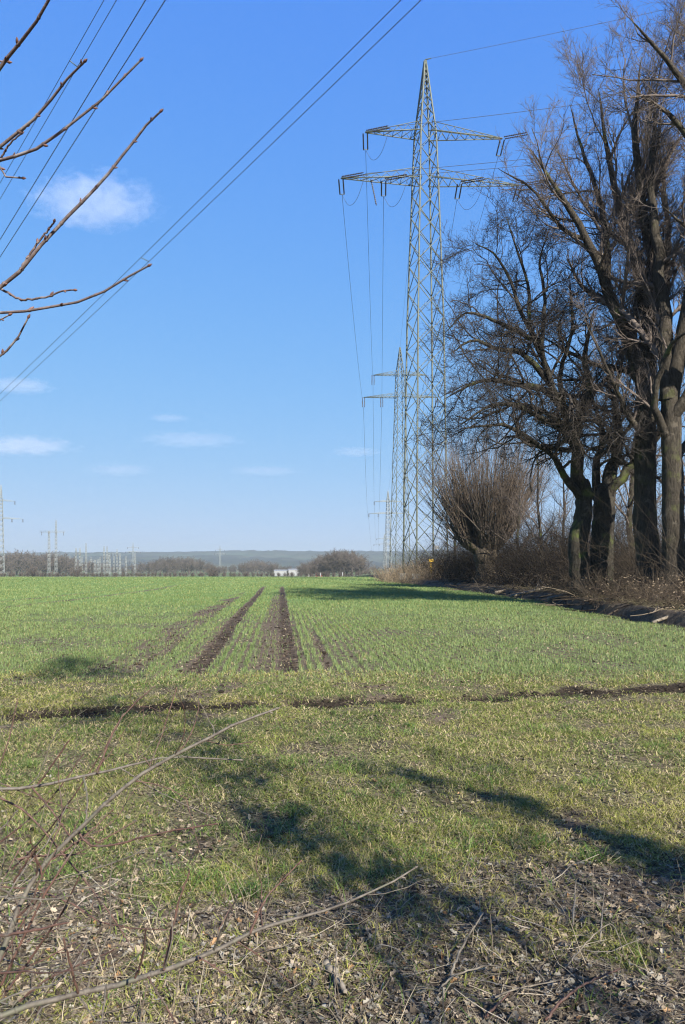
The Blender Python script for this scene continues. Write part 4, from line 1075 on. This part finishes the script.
for k in range(20):
    x0, y0 = rng.uniform(-70, 60), rng.uniform(800, 1010); an = rng.uniform(-.5, 1.35); L = rng.uniform(60, 170); d0 = rng.uniform(1.35, 1.9)
    bx_ = [(x0 + L * t * math.cos(an) + rng.normal(0, 3), y0 - L * t * math.sin(an) + rng.normal(0, 3) - 12 * t * t) for t in (0, .33, .66, 1)]
    sb(bx_, (d0, d0 + rng.uniform(-.1, .15)), .0028, .0011, RD if k % 3 else G, base + rng.normal(0, .08, 3) * np.array([1, 1, 0]) if k % 2 else None, n=18, gap=.06, bsize=.002)
mains = NEAR[-(23 + len(tw)):]
for i, (br, P, R) in enumerate(mains):
    a, q = grow(P[None], R[None], rng, k=15 if i < 3 else 3, t0=.3 if i < 3 else .2, t1=.97, ang=(25, 75), ratio=.13 if i < 3 else .4, n=7, wig=.20, trop=(0, 0, .06), rr=.42, rmin=.0006, taper=.4, lmin=.025, lmax=.24, short=.3)
    for p_, r_ in zip(a, q): MB().tubes(p_[None], r_[None], 5).build('twig', (RD, G)[int(rng.random() < .4)], br)
# fallen twigs one can pick out in the litter
def lying(pix, r, m, label, lift=.02, group='fallen twigs in the litter'):
    pts = []
    for x, y, dz in pix:
        Y = F * EYE / (y - HZ); X = (x - 342.5) / F * Y; pts.append((X, Y, gz(X, Y) + r + lift + dz))
    P, R = resample(pts, np.linspace(r, r * .5, len(pts)), 20, rng, .4); root = MB().tubes((P - P[0])[None], R[None], 8, rough=.12, rng=rng, cap=True).build('fallen_twig', m)
    root.location = tuple(P[0]); tag(root, label, 'twig', group)
lying([(449, 982, 0), (462, 962, .05), (483, 941, .09)], .006, M['wood_log'], 'pale forked stick standing up steeply left of the dark hollow')
lying([(438, 996, 0), (455, 985, .03), (490, 981, .05), (512, 980, .03)], .0045, M['wood_log'], 'pale bent stick lying flat beside the dark hollow')
lying([(495, 1006, 0), (520, 998, .04), (570, 994, .04)], .004, M['wood_log'], 'pair of thin pale stalks lying at the bottom right centre')
lying([(565, 975, 0), (590, 955, .06), (612, 946, .08), (624, 962, .02)], .0035, M['wood_log'], 'thin arched stalk right of centre in the litter')
lying([(545, 1022, 0), (575, 1008, .05), (620, 992, .06)], .006, M['twig_red'], 'reddish brown twig lying at the bottom right')
lying([(485, 1024, 0), (510, 1010, .05)], .005, M['twig_red'], 'short red twig at the bottom edge')
lying([(326, 972, 0), (336, 990, .01), (345, 1005, .0)], .017, M['wood_log'], 'short thick grey green branch stump at the bottom centre', .005)
lying([(337, 976, .05), (335, 995, .03), (336, 1015, 0)], .0035, M['wood_log'], 'thin pale stalk leaning over the branch stump')
lying([(573, 930, .0), (576, 905, .10)], .005, M['wood_log'], 'upright broken stalk at the edge of the grass')
lying([(600, 945, .0), (604, 918, .10)], .004, M['wood_log'], 'second upright stalk, right of the first one')

# trees behind the camera shade the headland; leaf clumps added for the patches
def behind(x, y, H, seed, label, clumps):
    rng = np.random.default_rng(seed); root = empty('roadside_tree', (x, y, gz(x, y) - .05)); tag(root, label, 'tree')
    st = []
    for q in range(5):
        n = 18; tt = np.linspace(0, 1, n); hh = H * (1, .8, .66, .9, .74)[q]
        Pt = np.stack([np.cumsum(rng.normal(0, .085, n)), np.cumsum(rng.normal(0, .085, n)), tt * hh], 1); Pt -= Pt[0]; Pt[:, :2] += np.sqrt(tt)[:, None] * rng.normal(0, .35, 2)[None]
        Rt = np.interp(tt, [0, .1, .6, 1], [.030, .021, .015, .005]); st.append((Pt, Rt))
        MB().tubes(Pt[None], Rt[None], 9, rough=.1, rng=rng).build('trunk', M['ash'], root)
    c = MB()
    a, r = np.stack([p for p, _ in st]), np.stack([q for _, q in st])
    a, r = grow(a, r, rng, k=11, t0=.2, t1=1, ang=(20, 55), ratio=.20, n=7, wig=.15, trop=(0, 0, .05), rr=.5, rmin=.007, short=.4); c.tubes(a, r, 4)
    a, r = grow(a, r, rng, k=6, t0=.2, t1=1, ang=(25, 60), ratio=.45, n=5, wig=.16, trop=(0, 0, .03), rr=.55, rmin=.004); c.tubes(a, r, 3)
    a, r = grow(a, r, rng, k=6, t0=.1, t1=1, ang=(20, 60), ratio=.5, n=4, wig=.16, trop=(0, 0, .03), rr=.6, rmin=.004); c.tubes(a, r, 3)
    c.build('crown', M['ash_twig'], root)
    for (cx, cy, cz, cr, m) in clumps:                     # unseen leaf clumps, added to throw the shadow patches
        m = int(m * .30); q = rng.normal(0, .5, (5, 3))[rng.integers(0, 5, m)]
        p = (rng.normal(0, .42, (m, 3)) + q) * cr * np.array([1, 1, 1.25]) + np.array([cx - x, cy - y, cz])
        u = nrm(rng.normal(size=(m, 3))); v = nrm(np.cross(u, rng.normal(size=(m, 3)))); k = rng.uniform(.025, .05, (m, 1))
        V = np.stack([p - u * k, p + v * k * .8, p + u * k * 1.2, p - v * k * .8], 1).reshape(-1, 3)
        mk('shadow_leaves', V, np.arange(m * 4).reshape(-1, 4), None, M['blade'], root, False, np.repeat(lerp3((.02, .045, .012), (.05, .09, .025), rng.random(m)), 4, 0))
def over_spot(px, py, y0, cr, m):
    """where a clump has to hang, on the line to the sun, to shade the ground seen at px, py"""
    Yg = F * EYE / (py - HZ); Xg = (px - 342.5) / F * Yg; t = Yg - y0
    return (Xg + t * .5, y0, t * math.hypot(.5, 1) * math.tan(math.radians(36)), cr, m)
behind(2.7, -1.5, 9.5, 401, 'tall many stemmed tree behind the viewer with leaf clumps added for shadow', [over_spot(375, 885, -1.5, .22, 560), over_spot(345, 860, -1.3, .14, 200), over_spot(275, 818, -1.5, .24, 800),
    over_spot(318, 845, -1.6, .13, 250), over_spot(190, 752, -1.5, .30, 420), over_spot(240, 775, -1.2, .22, 260), over_spot(75, 670, -1.5, .55, 4200), over_spot(110, 712, -1.5, .45, 1700), over_spot(190, 705, -1.6, .4, 450), over_spot(20, 712, -1.6, .35, 350)])
behind(4.4, -1.5, 7.5, 402, 'smaller tree behind the viewer on the right, leaf clumps added for shadow', [over_spot(640, 852, -1.5, .22, 800), over_spot(600, 838, -1.4, .16, 420), over_spot(680, 862, -1.5, .2, 600), over_spot(490, 800, -1.5, .16, 420), over_spot(530, 812, -1.5, .13, 260),
    over_spot(385, 765, -1.5, .2, 330), over_spot(430, 782, -1.5, .12, 160)])
SAZ = math.atan2(.5, 1.0); SEL = math.radians(36)

# ------------------------------------------------------------------ clouds
def cloud(px, py, w, h, D, dens, seed, label):
    rng = np.random.default_rng(seed)
    import bmesh
    bm = bmesh.new(); bmesh.ops.create_icosphere(bm, subdivisions=4, radius=1.); me = bpy.data.meshes.new('cloud')
    V = np.array([v.co[:] for v in bm.verts])
    k = .75 + .5 * fbm(V[:, 0] * 2.2 + seed, V[:, 2] * 2.2 + V[:, 1], seed, 3)
    for v, q in zip(bm.verts, k): v.co = Vector((v.co.x * q, v.co.y * q, v.co.z * q * (.75 if v.co.z < 0 else 1.)))
    bm.to_mesh(me); bm.free()
    o = bpy.data.objects.new('cloud', me); COL.objects.link(o)
    p = at(px, py, D); o.location = tuple(p); sx = w / F * D / 2; o.scale = (sx, sx * .6, h / F * D / 2)
    m = bpy.data.materials.new('cloud_vapour'); m.use_nodes = True; n = N(m.node_tree); m.node_tree.nodes.remove(m.node_tree.nodes['Principled BSDF'])
    pv = n.n('ShaderNodeVolumePrincipled'); pv.inputs['Color'].default_value = (1, 1, 1, 1); pv.inputs['Anisotropy'].default_value = .2
    co = n.obj(); ln = n.n('ShaderNodeVectorMath', operation='LENGTH'); n.l(co, ln.inputs[0])
    mp = n.n('ShaderNodeVectorMath', operation='ADD'); n.l(n.scale(co, (2.6, 2.6, 1.5)), mp.inputs[0]); mp.inputs[1].default_value = (seed * 3.1, 0, 0)
    f = n.noise(mp.outputs[0], 1.7, 8, .66, .6)
    v = n.m('SUBTRACT', n.m('ADD', n.m('MULTIPLY', f, 3.0), -.18), n.m('MULTIPLY', ln.outputs['Value'], 1.25))
    v = n.m('MULTIPLY', n.mr(v, .32, .72), dens / (sx * .6))
    n.l(v, pv.inputs['Density']); n.l(pv.outputs[0], m.node_tree.nodes['Material Output'].inputs['Volume'])
    me.materials.append(m); tag(o, label, 'cloud', 'small clouds in the blue sky')
cloud(94, 203, 150, 66, 3200, .42, 1, 'largest soft white cloud behind the budding twig')
cloud(20, 386, 80, 20, 6500, .32, 2, 'thin cloud behind the wires at the left edge')
cloud(22, 446, 130, 24, 8000, .5, 3, 'low flat bottomed cloud at the left edge')
cloud(190, 440, 130, 18, 8500, .24, 4, 'faint streak of cloud in the middle of the low sky')
cloud(120, 470, 80, 16, 9000, .18, 5, 'faint low cloud below the streak at the left')
cloud(265, 471, 90, 12, 9500, .18, 6, 'faint low cloud farthest right near the pylons')
cloud(168, 418, 50, 9, 8500, .2, 7, 'tiny faint cloud above the middle streak')
cloud(356, 452, 60, 12, 9500, .18, 8, 'faint cloud behind the wires of the second pylon')

# ------------------------------------------------------------------ air
me_h = MB().box((0, 2850, 66), (9600, 6300, 156))
hz = me_h.build('haze', None, smooth=False)
m = bpy.data.materials.new('haze_air'); m.use_nodes = True; nt = m.node_tree; nt.nodes.remove(nt.nodes['Principled BSDF'])
pv = nt.nodes.new('ShaderNodeVolumePrincipled'); pv.inputs['Color'].default_value = (.52, .60, .63, 1); pv.inputs['Density'].default_value = 2.2e-4; pv.inputs['Anisotropy'].default_value = .1
nt.links.new(pv.outputs[0], nt.nodes['Material Output'].inputs['Volume'])
hz.data.materials.append(m); tag(hz, kind='stuff')

# ------------------------------------------------------------------ light, camera
w = bpy.data.worlds.new('World'); SC.world = w; w.use_nodes = True; nt = w.node_tree
sky = nt.nodes.new('ShaderNodeTexSky'); sky.sky_type = 'NISHITA'; sky.sun_disc = False
sun_dir = Vector((math.sin(SAZ) * math.cos(SEL), -math.cos(SAZ) * math.cos(SEL), math.sin(SEL)))   # towards the sun
sky.sun_elevation = SEL; sky.sun_rotation = math.atan2(sun_dir.x, sun_dir.y)
sky.altitude = 100; sky.air_density = .7; sky.dust_density = .1; sky.ozone_density = 6.
bg = nt.nodes['Background']; bg.inputs[1].default_value = .11
nn = N(nt); sp = nn.n('ShaderNodeSeparateColor'); nn.l(sky.outputs[0], sp.inputs[0]); cb = nn.n('ShaderNodeCombineColor')
for i, (c_, d_) in enumerate(((.71, .44), (1.66, .168), (20.6, .0166))):       # soft shoulder, as a camera renders a bright sky
    k_ = .11; x = nn.m('MULTIPLY', sp.outputs[i], k_)
    nn.l(nn.m('MULTIPLY', nn.m('DIVIDE', nn.m('MULTIPLY', x, c_), nn.m('ADD', nn.m('MULTIPLY', x, c_ / (c_ * d_)), 1.)), 1 / k_), cb.inputs[i])
nt.links.new(cb.outputs[0], bg.inputs[0])
ld = bpy.data.lights.new('sun', 'SUN'); ld.energy = 4.8; ld.angle = math.radians(.5); ld.color = (1., .95, .86)
lo = bpy.data.objects.new('sun', ld); COL.objects.link(lo)
lo.rotation_euler = (-sun_dir).to_track_quat('-Z', 'Y').to_euler()

cd = bpy.data.cameras.new('camera'); cam = bpy.data.objects.new('camera', cd); COL.objects.link(cam)
cam.location = (0, 0, EYE); cam.rotation_euler = (math.radians(90), 0, 0)
cd.sensor_fit = 'VERTICAL'; cd.sensor_height = 36.; cd.lens = 26.; cd.shift_y = (HZ - 512) / 1024; cd.clip_end = 30000; cd.clip_start = .05
SC.camera = cam
vs = SC.view_settings; vs.view_transform = 'Standard'; vs.look = 'None'; vs.gamma = 1; vs.exposure = 1.5; vs.use_curve_mapping = False
SC.render.engine = 'CYCLES'; cy = SC.cycles
cy.max_bounces = 5; cy.diffuse_bounces = 3; cy.volume_bounces = 1; cy.transparent_max_bounces = 8
cy.use_denoising = True; cy.denoiser = 'OPENIMAGEDENOISE'; cy.denoising_input_passes = 'RGB_ALBEDO_NORMAL'; cy.denoising_prefilter = 'FAST'; cy.filter_width = 1.15; cy.volume_step_rate = 2.0; cy.volume_max_steps = 96
cy.caustics_reflective = False; cy.caustics_refractive = False
